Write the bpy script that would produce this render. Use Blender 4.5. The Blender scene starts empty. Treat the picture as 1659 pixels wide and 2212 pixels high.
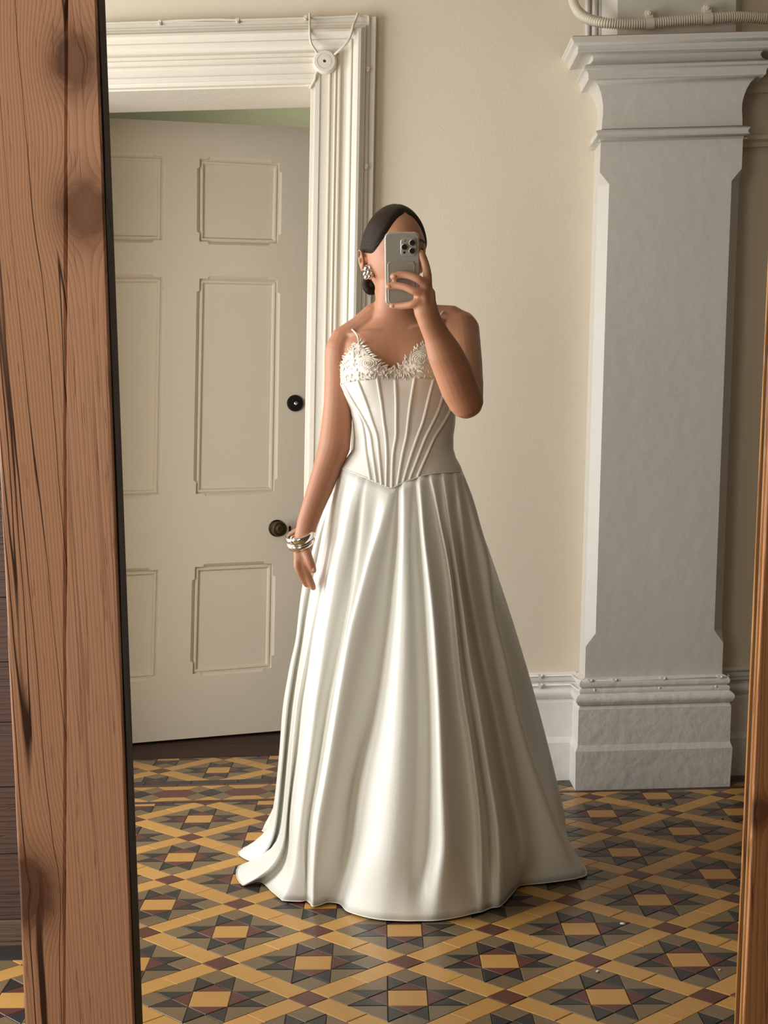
import bpy, bmesh, math, random
from mathutils import Vector, Matrix
random.seed(7)
S = bpy.context.scene
COL = S.collection

# ------------------------------------------------------------------ camera
H = 1.1                       # lens height over the tiled floor
FPX, CX, CY = 3070.0, 829.5, 1106.0
R = Matrix(((0.99963781, -0.0269119, 0.0),
            (-0.00138709, -0.05152319, 0.99867084),
            (-0.02687613, -0.99830913, -0.05154186)))
cam_d = bpy.data.cameras.new('camera')
cam = bpy.data.objects.new('camera', cam_d)
COL.objects.link(cam)
cam_d.sensor_fit = 'VERTICAL'
cam_d.sensor_height = 36.0
cam_d.lens = FPX / 2212.0 * 36.0
cam_d.clip_start = 0.05
m3 = Matrix((R.col[0], -R.col[1], -R.col[2])).transposed()
cam.matrix_world = Matrix.Translation((0, 0, H)) @ m3.to_4x4()
S.camera = cam

# ------------------------------------------------------------------ light
w = bpy.data.worlds.new('world'); S.world = w; w.use_nodes = True
w.node_tree.nodes['Background'].inputs[0].default_value = (1.0, 0.90, 0.75, 1)
w.node_tree.nodes['Background'].inputs[1].default_value = 0.06

def area(name, loc, target, sx, sy, power, col):
    d = bpy.data.lights.new(name, 'AREA'); d.shape = 'RECTANGLE'
    d.size = sx; d.size_y = sy; d.energy = power; d.color = col
    o = bpy.data.objects.new(name, d); COL.objects.link(o)
    o.location = loc
    o.rotation_euler = (Vector(target) - Vector(loc)).to_track_quat('-Z', 'Y').to_euler()
    return o
# daylight through the tall window in the left wall
area('window_daylight', (-1.98, 3.10, 1.25), (1.0, 3.20, 0.85), 2.0, 2.1, 104, (0.975, 0.985, 0.985))
# daylight of the room on the camera's side set near the frame to light its front
area('room_daylight', (-1.4, -0.05, 1.5), (-0.3, 2.2, 1.1), 1.1, 1.8, 24, (1.0, 0.92, 0.79))
# daylight in the far room behind the door
area('far_room_daylight', (-0.2, 5.95, 3.0), (-0.4, 6.6, 1.9), 0.6, 0.6, 5, (1.0, 0.97, 0.88))

S.view_settings.view_transform = 'Standard'
S.view_settings.look = 'None'
S.view_settings.gamma = 1.0
S.view_settings.use_curve_mapping = False
S.view_settings.exposure = 0.0

# ------------------------------------------------------------------ helpers
def ray(px, py):
    return R @ Vector(((px - CX) / FPX, (py - CY) / FPX, 1.0))
def at(px, py, Y):
    d = ray(px, py); k = Y / d.y
    return Vector((d.x * k, Y, H + d.z * k))
def fl(px, py, z=0.0):
    d = ray(px, py); k = (z - H) / d.z
    return Vector((d.x * k, d.y * k, z))
def proj(p):
    q = R.transposed() @ (Vector(p) - Vector((0, 0, H)))
    return q.x / q.z * FPX + CX, q.y / q.z * FPX + CY
def lerp(a, b, t): return a + (b - a) * t
def sm(a, b, x):
    t = max(0.0, min(1.0, (x - a) / (b - a))); return t * t * (3 - 2 * t)
def table(tab, x):
    if x <= tab[0][0]: return tab[0][1:]
    for a, b in zip(tab, tab[1:]):
        if x <= b[0]:
            t = (x - a[0]) / (b[0] - a[0])
            return tuple(lerp(p, q, t) for p, q in zip(a[1:], b[1:]))
    return tab[-1][1:]

class MB:
    """collects geometry for ONE mesh object"""
    def __init__(s): s.v = []; s.f = []
    def add(s, vs, fs):
        o = len(s.v); s.v += [tuple(v) for v in vs]; s.f += [tuple(i + o for i in f) for f in fs]
    def box(s, a, b):
        (x0, y0, z0), (x1, y1, z1) = a, b
        s.add([(x0,y0,z0),(x1,y0,z0),(x1,y1,z0),(x0,y1,z0),(x0,y0,z1),(x1,y0,z1),(x1,y1,z1),(x0,y1,z1)],
              [(0,3,2,1),(4,5,6,7),(0,1,5,4),(1,2,6,5),(2,3,7,6),(3,0,4,7)])
    def hexa(s, q0, q1):
        s.add(list(q0) + list(q1), [(3,2,1,0),(4,5,6,7),(0,1,5,4),(1,2,6,5),(2,3,7,6),(3,0,4,7)])
    def grid(s, rows, cyc=False, caps=False):
        n = len(rows[0]); vs = [p for r in rows for p in r]; fs = []
        for i in range(len(rows) - 1):
            for j in range(n if cyc else n - 1):
                k = (j + 1) % n
                fs.append((i*n+j, i*n+k, (i+1)*n+k, (i+1)*n+j))
        if caps:
            fs.append(tuple(range(n))[::-1]); fs.append(tuple((len(rows)-1)*n + j for j in range(n)))
        s.add(vs, fs)
    def tube(s, pts, rad, n=12, up=None, round_caps=True):
        pts = [Vector(p) for p in pts]
        rad = [r if isinstance(r, tuple) else (r, r) for r in (rad if isinstance(rad, list) else [rad]*len(pts))]
        tans = []
        for i in range(len(pts)):
            a = pts[max(0, i-1)]; b = pts[min(len(pts)-1, i+1)]
            tans.append((b - a).normalized())
        nrm = Vector(up) if up else (Vector((0,0,1)) if abs(tans[0].z) < 0.9 else Vector((0,1,0)))
        rows = []
        def ring(c, t, nv, ra, rb):
            bv = t.cross(nv).normalized()
            return [c + nv*(math.cos(a)*ra) + bv*(math.sin(a)*rb) for a in (2*math.pi*k/n for k in range(n))]
        for i, p in enumerate(pts):
            t = tans[i]
            nrm = (nrm - t * nrm.dot(t)).normalized()
            ra, rb = rad[i]
            if i == 0 and round_caps:
                for q in (80, 55, 28):
                    c = math.cos(math.radians(q)); sn = math.sin(math.radians(q))
                    rows.append(ring(p - t*(min(ra,rb)*sn), t, nrm, ra*c, rb*c))
            rows.append(ring(p, t, nrm, ra, rb))
            if i == len(pts)-1 and round_caps:
                for q in (28, 55, 80):
                    c = math.cos(math.radians(q)); sn = math.sin(math.radians(q))
                    rows.append(ring(p + t*(min(ra,rb)*sn), t, nrm, ra*c, rb*c))
        s.grid(rows, True, True)
    def lathe(s, c, axis, prof, n=32, up=None):
        axis = Vector(axis).normalized()
        u = Vector(up) if up else (Vector((0,0,1)) if abs(axis.z) < .9 else Vector((1,0,0)))
        u = (u - axis*u.dot(axis)).normalized(); v = axis.cross(u)
        rows = [[Vector(c) + axis*h + (u*math.cos(a) + v*math.sin(a))*r for a in (2*math.pi*k/n for k in range(n))] for r, h in prof]
        s.grid(rows, True, True)
    def ball(s, c, r, n=12, m=8):
        if not isinstance(r, tuple): r = (r, r, r)
        rows = []
        for i in range(m+1):
            ph = math.pi*(i+0.02)/(m+0.04)
            rows.append([(c[0]+r[0]*math.sin(ph)*math.cos(a), c[1]+r[1]*math.sin(ph)*math.sin(a), c[2]+r[2]*math.cos(ph)) for a in (2*math.pi*k/n for k in range(n))])
        s.grid(rows, True, True)
    def shear(s, k, z0=0.0):
        s.v = [(x + k*(z - z0), y, z) for x, y, z in s.v]
    def build(s, name, mat, parent=None, smooth=False, angle=None, fix=True):
        me = bpy.data.meshes.new(name); me.from_pydata(s.v, [], s.f)
        if fix:
            b = bmesh.new(); b.from_mesh(me); bmesh.ops.recalc_face_normals(b, faces=b.faces); b.to_mesh(me); b.free()
        if smooth:
            me.polygons.foreach_set('use_smooth', [True]*len(me.polygons))
        if angle: me.set_sharp_from_angle(angle=math.radians(angle))
        me.materials.append(mat)
        o = bpy.data.objects.new(name, me); COL.objects.link(o)
        if parent: o.parent = parent
        return o
def tag(o, label=None, cat=None, kind=None, group=None):
    if label: o['label'] = label
    if cat: o['category'] = cat
    if kind: o['kind'] = kind
    if group: o['group'] = group
    return o
def thing(name, label, cat, kind=None, loc=(0,0,0), group=None):
    o = bpy.data.objects.new(name, None); COL.objects.link(o); o.location = loc
    o.empty_display_size = 0.05
    return tag(o, label, cat, kind, group)
def keep(o):
    """keep a child's world place under a parent Empty that stands at its base"""
    p = o.parent
    o.matrix_parent_inverse = Matrix.Translation(p.location).inverted()
    return o
def spline(pts, n):
    """Catmull-Rom through pts, n steps per span"""
    pts = [Vector(p) for p in pts]; out = []
    for i in range(len(pts)-1):
        p0 = pts[max(0,i-1)]; p1 = pts[i]; p2 = pts[i+1]; p3 = pts[min(len(pts)-1,i+2)]
        for k in range(n):
            t = k/n
            out.append(0.5*((2*p1)+(p2-p0)*t+(2*p0-5*p1+4*p2-p3)*t*t+(3*p1-p0-3*p2+p3)*t*t*t))
    out.append(pts[-1]); return out

# ------------------------------------------------------------------ materials
class NT:
    def __init__(s, name):
        s.m = bpy.data.materials.new(name); s.m.use_nodes = True; s.t = s.m.node_tree
        s.b = s.t.nodes['Principled BSDF']; s._oc = None
    def n(s, typ, **kw):
        nd = s.t.nodes.new(typ)
        for k, v in kw.items():
            if hasattr(nd, k) and not k.startswith('i_'): setattr(nd, k, v)
        return nd
    def put(s, nd, inp, val):
        sk = nd.inputs[inp]
        if hasattr(val, 'is_linked') or isinstance(val, bpy.types.NodeSocket): s.t.links.new(val, sk)
        else: sk.default_value = val
    def oc(s):
        if not s._oc: s._oc = s.n('ShaderNodeTexCoord').outputs['Object']
        return s._oc
    def math(s, op, a, b=0.0, c=None):
        nd = s.n('ShaderNodeMath', operation=op); s.put(nd, 0, a); s.put(nd, 1, b)
        if c is not None: s.put(nd, 2, c)
        return nd.outputs[0]
    def noise(s, scale, vec=None, detail=4, rough=0.55, stretch=None, dist=0.0):
        v = vec or s.oc()
        if stretch:
            mp = s.n('ShaderNodeMapping'); s.put(mp, 'Vector', v); mp.inputs['Scale'].default_value = stretch; v = mp.outputs[0]
        nd = s.n('ShaderNodeTexNoise'); s.put(nd, 'Vector', v); nd.inputs['Scale'].default_value = scale
        nd.inputs['Detail'].default_value = detail; nd.inputs['Roughness'].default_value = rough; nd.inputs['Distortion'].default_value = dist
        return nd.outputs['Fac']
    def ramp(s, fac, stops):
        nd = s.n('ShaderNodeValToRGB'); s.put(nd, 'Fac', fac); e = nd.color_ramp.elements
        while len(e) < len(stops): e.new(0.5)
        for q, (p, c) in zip(e, stops):
            q.position = p; q.color = c if len(c) == 4 else (*c, 1)
        return nd.outputs['Color']
    def mix(s, fac, a, b, mode='MIX'):
        nd = s.n('ShaderNodeMix', data_type='RGBA', blend_type=mode); s.put(nd, 0, fac)
        for i, c in ((6, a), (7, b)):
            s.put(nd, i, c if not isinstance(c, tuple) else ((*c, 1) if len(c) == 3 else c))
        return nd.outputs[2]
    def bump(s, h, strength=0.3, dist=0.01):
        nd = s.n('ShaderNodeBump'); s.put(nd, 'Height', h); nd.inputs['Strength'].default_value = strength; nd.inputs['Distance'].default_value = dist
        s.t.links.new(nd.outputs[0], s.b.inputs['Normal']); return nd
    def base(s, c): s.put(s.b, 'Base Color', c if not isinstance(c, tuple) else (*c, 1))
    def rough(s, r): s.put(s.b, 'Roughness', r)

def paint(name, col, dark, rough=0.5, bump=0.25, scale=55, stain=None):
    t = NT(name)
    big = t.noise(2.2, detail=5); c = t.mix(t.math('MULTIPLY', big, 0.55), col, dark)
    if stain:
        f = t.math('MULTIPLY', t.ramp(t.noise(9, detail=8, rough=0.7), [(0.62, (0,0,0)), (0.72, (1,1,1))]), 0.5)
        c = t.mix(f, c, stain)
    t.base(c); t.rough(rough)
    h = t.math('ADD', t.noise(scale, detail=3), t.math('MULTIPLY', t.noise(9, detail=2), 1.2))
    t.bump(h, bump, 0.006)
    return t.m
def plain(name, col, rough=0.5, metal=0.0, **kw):
    t = NT(name)
    f = t.noise(60, detail=2)
    t.base(t.mix(t.math('MULTIPLY', f, 0.35), col, tuple(c*0.8 for c in col))); t.rough(rough); t.b.inputs['Metallic'].default_value = metal
    for k, v in kw.items(): t.b.inputs[k].default_value = v
    return t.m

M = {}
M['wall'] = paint('wall_paint', (0.77, 0.685, 0.55), (0.71, 0.615, 0.48), 0.55, 0.10, 130)
M['cream'] = paint('cream_gloss_paint', (0.78, 0.73, 0.63), (0.72, 0.66, 0.55), 0.38, 0.16, 45)
M['door'] = paint('door_paint', (0.77, 0.69, 0.555), (0.72, 0.63, 0.49), 0.42, 0.14, 40)
M['pier'] = paint('pier_paint', (0.62, 0.595, 0.535), (0.56, 0.53, 0.47), 0.42, 0.22, 24, (0.55, 0.50, 0.42))
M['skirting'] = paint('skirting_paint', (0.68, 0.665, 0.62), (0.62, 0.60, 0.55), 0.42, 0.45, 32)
M['skirting_lit'] = paint('skirting_lit_paint', (0.82, 0.80, 0.75), (0.77, 0.74, 0.68), 0.42, 0.4, 32)  # skirting colour lightened to carry the stronger light along the wall
M['green'] = paint('green_paint', (0.50, 0.51, 0.30), (0.45, 0.45, 0.27), 0.6)
M['dustwood'] = paint('dusty_ledge', (0.42, 0.24, 0.12), (0.34, 0.2, 0.1), 0.8)
M['grout'] = paint('grout', (0.13, 0.115, 0.09), (0.09, 0.08, 0.065), 0.8)
M['black'] = plain('black_enamel', (0.006, 0.006, 0.007), 0.35)
M['brass'] = plain('dark_brass', (0.13, 0.105, 0.055), 0.32, 0.9)
M['silver'] = plain('silver', (0.85, 0.82, 0.78), 0.13, 1.0)
M['dark'] = plain('dark_hole', (0.005, 0.004, 0.004), 0.9)
M['chip'] = plain('plaster_chip', (0.75, 0.70, 0.6), 0.8)
M['leafbit'] = plain('dry_leaf', (0.05, 0.03, 0.02), 0.8)

def tile_mat(name, col, rough=0.32, var=0.5):
    t = NT(name)
    oi = t.n('ShaderNodeObjectInfo').outputs['Random']
    sp = t.noise(95, detail=5, rough=0.7); mo = t.noise(14, detail=3)
    c = t.mix(t.math('MULTIPLY', oi, var), col, tuple(x*0.68 for x in col))
    c = t.mix(t.math('MULTIPLY', t.ramp(sp, [(0.5,(0,0,0)),(0.75,(1,1,1))]), 0.3), c, tuple(x*0.55 for x in col))
    c = t.mix(t.math('MULTIPLY', mo, 0.25), c, tuple(min(1, x*1.3+.01) for x in col))
    t.base(c); t.rough(t.math('ADD', t.math('MULTIPLY', mo, 0.2), rough - 0.08)); t.b.inputs['Specular IOR Level'].default_value = 0.26
    t.bump(t.math('ADD', mo, t.math('MULTIPLY', sp, 0.25)), 0.18, 0.003)
    return t.m
M['t_yellow'] = tile_mat('tile_ochre', (0.475, 0.258, 0.072))
M['t_red'] = tile_mat('tile_oxblood', (0.105, 0.035, 0.026))
M['t_black'] = tile_mat('tile_black', (0.030, 0.027, 0.025))
M['t_olive'] = tile_mat('tile_buff', (0.165, 0.113, 0.060))

def wood(name, light, mid, dark, lines=70.0, knots=(), rough=0.55, axis=0, along=2, crack=0.6, figure=0.02):
    """grain lines run along 'along'; knots = (u, v, radius) pushes the lines apart"""
    t = NT(name)
    sp = t.n('ShaderNodeSeparateXYZ'); t.put(sp, 0, t.oc())
    u = sp.outputs[axis]; v = sp.outputs[along]
    st = [1, 1, 1]; st[along] = 0.16
    wob = t.noise(7.0, stretch=tuple(st), detail=3)
    uu = t.math('ADD', u, t.math('MULTIPLY', t.math('SUBTRACT', wob, 0.5), figure))
    kd = None
    for ku, kv, kr in knots:
        du = t.math('SUBTRACT', u, ku); dv = t.math('MULTIPLY', t.math('SUBTRACT', v, kv), 0.75)
        r2 = t.math('ADD', t.math('MULTIPLY', du, du), t.math('MULTIPLY', dv, dv))
        push = t.math('DIVIDE', kr*kr*0.9, t.math('ADD', r2, kr*kr*0.35))
        uu = t.math('SUBTRACT', uu, t.math('MULTIPLY', du, push))
        g = t.math('POWER', 2.718, t.math('MULTIPLY', r2, -1.0/(kr*kr*0.8)))
        kd = g if kd is None else t.math('MAXIMUM', kd, g)
    ucr = uu
    if knots: ucr = t.math('ADD', t.math('MULTIPLY', uu, .35), t.math('MULTIPLY', u, .65))
    cb2 = t.n('ShaderNodeCombineXYZ'); t.put(cb2, 0, t.math('ADD', ucr, t.math('MULTIPLY', t.noise(60, stretch=tuple(st), detail=2), .004))); t.put(cb2, 1, t.math('MULTIPLY', v, 0.02))
    cb = t.n('ShaderNodeCombineXYZ'); t.put(cb, 0, uu); t.put(cb, 1, t.math('MULTIPLY', v, 0.03)); t.put(cb, 2, sp.outputs[3-axis-along])
    wv = t.n('ShaderNodeTexWave', wave_type='BANDS', bands_direction='X', wave_profile='SAW'); t.put(wv, 'Vector', cb.outputs[0])
    wv.inputs['Scale'].default_value = lines; wv.inputs['Distortion'].default_value = 1.2; wv.inputs['Detail'].default_value = 2; wv.inputs['Detail Scale'].default_value = 0.6
    nz = t.noise(55, vec=cb.outputs[0], detail=4)
    c = t.ramp(wv.outputs['Fac'], [(0.0, light), (0.65, mid), (1.0, tuple(lerp(a, b, .55) for a, b in zip(mid, dark)))])
    c = t.mix(t.math('MULTIPLY', nz, 0.35), c, mid)
    big = t.noise(3.0, stretch=tuple(st), detail=3)
    c = t.mix(t.math('MULTIPLY', big, 0.45), c, tuple(x*0.74 for x in mid))
    # pores and short cracks
    st2 = [1, 1, 1]; st2[along] = 0.07
    po = t.noise(230, stretch=tuple(st2), detail=2)
    pm = t.ramp(po, [(0.62, (0,0,0)), (0.72, (1,1,1))])
    ck = t.n('ShaderNodeTexNoise'); t.put(ck, 'Vector', cb2.outputs[0]); ck.inputs['Scale'].default_value = 48; ck.inputs['Detail'].default_value = 1
    cm = t.ramp(ck.outputs['Fac'], [(0.486, (0,0,0)), (0.496, (1,1,1)), (0.504, (1,1,1)), (0.514, (0,0,0))])
    gate = t.ramp(t.noise(5, stretch=tuple(st), detail=2), [(0.36, (0,0,0)), (0.50, (1,1,1))])
    cmask = t.math('MULTIPLY', t.math('MULTIPLY', cm, gate), crack)
    c = t.mix(t.math('MULTIPLY', pm, 0.45), c, dark)
    c = t.mix(cmask, c, tuple(x*0.35 for x in dark))
    if kd is not None:
        kn_ = t.noise(60, detail=4)
        c = t.mix(t.math('MINIMUM', t.math('MULTIPLY', t.math('MULTIPLY', kd, 1.5), t.math('ADD', kn_, .45)), 0.94), c, tuple(x*.85 for x in dark))
    t.base(c); t.rough(rough); t.b.inputs['Specular IOR Level'].default_value = 0.3
    hh = t.math('SUBTRACT', t.math('MULTIPLY', wv.outputs['Fac'], -0.25), t.math('ADD', t.math('MULTIPLY', cmask, 1.6), t.math('MULTIPLY', pm, 0.5)))
    t.bump(hh, 0.35, 0.004)
    return t.m

# ================================================================== SETTING
YW = 4.50                                    # face of the back wall
def on_line(p1, p2, Y):                      # x as a linear function of z through two picture points
    a = at(*p1, Y); b = at(*p2, Y); k = (b.x - a.x)/(b.z - a.z)
    return lambda z: a.x + k*(z - a.z)
door_xr = on_line((673, 240), (660, 1010), YW)
DW = 0.97
door_xl = lambda z: door_xr(z) - DW
door_zt = at(450, 186, YW - .02).z
ZC = 3.4                                     # ceiling

# ---- back wall with the doorway
wb = MB()
def slab(x0, x1, z0, z1, ya, yb, mb):
    q0 = [(x0(z0), ya, z0), (x1(z0), ya, z0), (x1(z1), ya, z1), (x0(z1), ya, z1)]
    mb.hexa(q0, [(x, yb, z) for x, y, z in q0])
cst = lambda v: (lambda z: v)
slab(cst(-2.0), door_xl, 0, door_zt, YW, 4.80, wb)
slab(door_xr, cst(2.0), 0, door_zt, YW, 4.80, wb)
slab(cst(-2.0), cst(2.0), door_zt, ZC, YW, 4.80, wb)
tag(wb.build('wall_back', M['wall']), 'cream painted plaster wall behind the person in the white gown', 'wall', 'structure')

wl = MB()                                    # left wall with the tall window
def ybox(mb, x0, x1, y0, y1, z0, z1): mb.box((x0, y0, z0), (x1, y1, z1))
WY0, WY1, WZ0, WZ1 = 2.1, 4.1, 0.22, 2.32
ybox(wl, -2.2, -2.0, 0.4, WY0, 0, ZC); ybox(wl, -2.2, -2.0, WY1, 4.8, 0, ZC)
ybox(wl, -2.2, -2.0, WY0, WY1, 0, WZ0); ybox(wl, -2.2, -2.0, WY0, WY1, WZ1, ZC)
tag(wl.build('wall_left', M['wall']), 'cream plaster wall left of the doorway, outside the mirror view', 'wall', 'structure')
ce = MB(); ybox(ce, -2.2, 2.15, 0.4, 4.8, ZC, ZC + .1)
tag(ce.build('ceiling', M['wall']), 'cream plaster ceiling above the hall, out of view', 'ceiling', 'structure')
wf = MB(); ybox(wf, -2.0, 1.2, 6.6, 6.7, 0, ZC)
tag(wf.build('wall_far', M['green']), 'dull green wall of the room beyond the open door', 'wall', 'structure')

# ---- floor, bed of grout and the geometric tiles
fb = MB(); ybox(fb, -2.0, 2.0, 0.3, 4.935, -0.05, -0.0028)
floor = tag(fb.build('floor', M['grout']), 'Victorian geometric tiled floor of ochre lattice and dark stars', 'floor', 'structure')
E1 = Vector((0.195786, -0.010279)); E2 = Vector((-0.000132, 0.192652)); O0 = Vector((0.021042, 2.745420))
UN = 0.1945
SQ, HD = 0.0780, 0.0395                      # star square side, half diagonal of the crossing tile
def clip(poly, keep_f):
    out = []
    for a, b in zip(poly, poly[1:] + poly[:1]):
        fa, fb_ = keep_f(a), keep_f(b)
        if fa >= 0: out.append(a)
        if (fa >= 0) != (fb_ >= 0):
            t = fa/(fa - fb_); out.append((lerp(a[0], b[0], t), lerp(a[1], b[1], t)))
    return out
GAP = 0.0008
def inset(poly, d):
    n = len(poly); out = []
    ar = sum(poly[i][0]*poly[(i+1) % n][1] - poly[(i+1) % n][0]*poly[i][1] for i in range(n))
    if ar < 0: poly = poly[::-1]
    for i in range(n):
        p0, p1, p2 = Vector(poly[i-1]), Vector(poly[i]), Vector(poly[(i+1) % n])
        a = (p1-p0).normalized(); b = (p2-p1).normalized()
        na = Vector((-a.y, a.x)); nb = Vector((-b.y, b.x)); m = na + nb
        m = m/max(0.35, m.dot(na)) if m.length > 1e-6 else na
        q = p1 + m*d; out.append((q.x, q.y))
    return out
def tile_geo(poly, mb, z=0.0):
    a = inset(poly, GAP); b = inset(a, 0.0012); n = len(a)
    vs = [(x, y, z-0.02) for x, y in a] + [(x, y, z-0.0010) for x, y in a] + [(x, y, z) for x, y in b]
    fs = [tuple(range(2*n, 3*n))]
    for i in range(n):
        j = (i+1) % n
        fs += [(i, j, n+j, n+i), (n+i, n+j, 2*n+j, 2*n+i)]
    mb.add(vs, fs)
def aff(p): return (E1.x*p[0]/UN + E2.x*p[1]/UN, E1.y*p[0]/UN + E2.y*p[1]/UN)
s = SQ; h = s/2; Rd = 2*s
star = []                                    # (kind, polygon about the star's centre)
star.append(('square_tile', 't_yellow', [(-h,-h),(h,-h),(h,h),(-h,h)]))
for q in range(4):
    c, sn = [(1,0),(0,1),(-1,0),(0,-1)][q]
    rot = lambda p, c=c, sn=sn: (p[0]*c - p[1]*sn, p[0]*sn + p[1]*c)
    star.append(('red_triangle_tile', 't_red', [rot(p) for p in ((h,-h),(s,0),(h,h))]))
    star.append(('black_triangle_tile', 't_black', [rot(p) for p in ((h,h),(s,0),(1.5*s,h))]))
    star.append(('black_triangle_tile', 't_black', [rot(p) for p in ((h,-h),(1.5*s,-h),(s,0))]))
    star.append(('buff_diamond_tile', 't_olive', [rot(p) for p in ((s,0),(1.5*s,-h),(2*s,0),(1.5*s,h))]))
    star.append(('buff_triangle_tile', 't_olive', [rot(p) for p in ((h,h),(1.5*s,h),(h,1.5*s))]))
wS = HD*math.sqrt(2)
strip = []
for sg in (1, -1):                           # lattice bars towards +i+j and +i-j, two tiles each
    L = UN*math.sqrt(2)/2
    d = Vector((1, sg)).normalized(); nn = Vector((-d.y, d.x)); mid = Vector((UN/2, sg*UN/2))
    for a, b in ((-L + wS/2, 0.0), (0.0, L - wS/2)):
        cc = [mid + d*a - nn*(wS/2), mid + d*b - nn*(wS/2), mid + d*b + nn*(wS/2), mid + d*a + nn*(wS/2)]
        strip.append(('ochre_bar_tile', 't_yellow', [(p.x, p.y) for p in cc]))
cross = [('crossing_tile', 't_red', [(HD,0),(0,HD),(-HD,0),(0,-HD)])]
cand = []                                    # every tile: kind, material, polygon in floor metres, prototype key
def lay(o, region, irange, jrange, keeps):
    for j in jrange:
        for i in irange:
            ev = (i + j) % 2 == 0
            for idx, (k, m, poly) in enumerate(star if ev else cross + strip):
                base = o + E1*i + E2*j
                pl = [aff(p) for p in poly]
                if not ev and idx:           # bars start from a crossing
                    pass
                wp = [(base.x + x, base.y + y) for x, y in pl]
                cl = wp; cut = False
                for kf in keeps:
                    if any(kf(p) < 0 for p in cl):
                        cl = clip(cl, kf); cut = True
                        if len(cl) < 3: break
                if len(cl) < 3: continue
                if cut:
                    ar = abs(sum(cl[q][0]*cl[(q+1) % len(cl)][1] - cl[(q+1) % len(cl)][0]*cl[q][1] for q in range(len(cl))))/2
                    if ar < 6e-5: continue
                    cand.append((k, m, cl, None, None))
                else:
                    cand.append((k, m, wp, (ev, idx), (base.x, base.y)))
YB0, YB1, YB2 = 4.312, 4.602, 4.935
main_keep = [lambda p: YB0 - p[1], lambda p: p[0] + 1.9, lambda p: 1.85 - p[0]]
# a bar runs from each crossing, so crossings carry two bars: + + and + -
lay(O0, 'hall', range(-11, 11), range(-9, 10), main_keep)
sc0 = fl(472, 1663)
lay(Vector((sc0.x, sc0.y)), 'doorway', range(-5, 6), range(-2, 3),
    [lambda p: p[1] - YB1, lambda p: YB2 - p[1], lambda p: door_xr(0) - p[0] + .02, lambda p: p[0] - door_xl(0) + .02])
# border band between hall and doorway
def poly_tile(k, m, poly): cand.append((k, m, poly, None, None))
yr0, yr1 = YB0, YB0 + 0.030                  # thin oxblood strip
yk0, yk1 = YB1 - 0.052, YB1                  # black row
yq0, yq1 = yk0 - 0.024, yk0                  # oxblood strip
yb0, yb1 = yr1, yq0; yc = (yb0 + yb1)/2; hb = (yb1 - yb0)/2
n = 0
for k in range(-13, 13):
    x = k*0.152 + 0.05
    poly_tile('red_strip_tile', 't_red', [(x, yr0+.012), (x+.152, yr0+.012), (x+.152, yr1), (x, yr1)])
    poly_tile('black_strip_tile', 't_black', [(x+.04, yr0), (x+.192, yr0), (x+.192, yr0+.012), (x+.04, yr0+.012)])
    poly_tile('red_strip_tile', 't_red', [(x+.02, yq0), (x+.172, yq0), (x+.172, yq1), (x+.02, yq1)])
    poly_tile('black_border_tile', 't_black', [(x+.06, yk0), (x+.212, yk0), (x+.212, yk1), (x+.06, yk1)])
PB = 0.225; hx = 0.0725; dx = (PB - 2*hx)/2; hh = hb*0.52
for k in range(-9, 9):
    x = k*PB - 0.683
    poly_tile('hexagon_tile', 't_red', [(x-hx, yc), (x-hx+.035, yc-hh), (x+hx-.035, yc-hh), (x+hx, yc), (x+hx-.035, yc+hh), (x-hx+.035, yc+hh)])
    xm = x + PB/2
    poly_tile('black_diamond_tile', 't_black', [(xm-dx, yc), (xm, yc-hh), (xm+dx, yc), (xm, yc+hh)])
    for sg in (1, -1):
        poly_tile('ochre_trapezoid_tile', 't_yellow', [(x-hx+.035, yc+sg*hh), (x+hx-.035, yc+sg*hh), (x+hx-.004, yc+sg*hb), (x-hx+.004, yc+sg*hb)])
        for sx in (1, -1):
            poly_tile('buff_border_tile', 't_olive', [(xm+sx*dx, yc), (xm, yc+sg*hh), (xm+sx*(dx+.004), yc+sg*hb), (xm+sx*(dx+.035), yc+sg*hh)])
        poly_tile('ochre_point_tile', 't_yellow', [(xm-dx-.004, yc+sg*hb), (xm+dx+.004, yc+sg*hb), (xm, yc+sg*hh)])
def in_view(poly):
    cx_ = sum(p[0] for p in poly)/len(poly); cy_ = sum(p[1] for p in poly)/len(poly)
    if cy_ < 2.2: return False
    for p in [(cx_, cy_)] + list(poly):
        x, y = proj((p[0], p[1], 0))
        if -5 < x < 1665 and 1500 < y < 2230: return True
    return False
protos = {}; count = {}; rest = {}
cand.sort(key=lambda c: sum(p[1] for p in c[2])/len(c[2]))
for k, m, poly, key, base in cand:
    if in_view(poly) and count.get(k, 0) < 300:
        count[k] = count.get(k, 0) + 1
        dz = random.uniform(-0.0005, 0.0003)
        if key is not None:
            if key not in protos:
                mb = MB(); tile_geo([(x-base[0], y-base[1]) for x, y in poly], mb)
                o = mb.build(k, M[m], floor); protos[key] = o
            else:
                o = protos[key].copy(); COL.objects.link(o); o.parent = floor
            o.location = (base[0], base[1], dz)
        else:
            mb = MB(); tile_geo(poly, mb); o = mb.build(k, M[m], floor); o.location = (0, 0, dz)
    else:
        rest.setdefault(m, MB()); tile_geo(poly, rest[m], random.uniform(-.0004, 0))
for m, mb in rest.items():
    tag(mb.build('outlying_tiles', M[m], floor), None, None, 'stuff')
# dark boards of the threshold and the room beyond
M['boards'] = wood('dark_floorboards', (0.075, 0.034, 0.021), (0.052, 0.024, 0.015), (0.018, 0.009, 0.006), 30, (), 0.7, axis=1, along=0, crack=.5)
yy = 4.937
for k in range(13):
    wd = 0.075 if k == 0 else 0.135
    mb = MB(); mb.box((-1.9, yy+.001, -.03), (1.1, yy+wd-.001, 0.002 - .001*(k % 2)))
    mb.build('floorboard', M['boards'], floor); yy += wd

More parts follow.
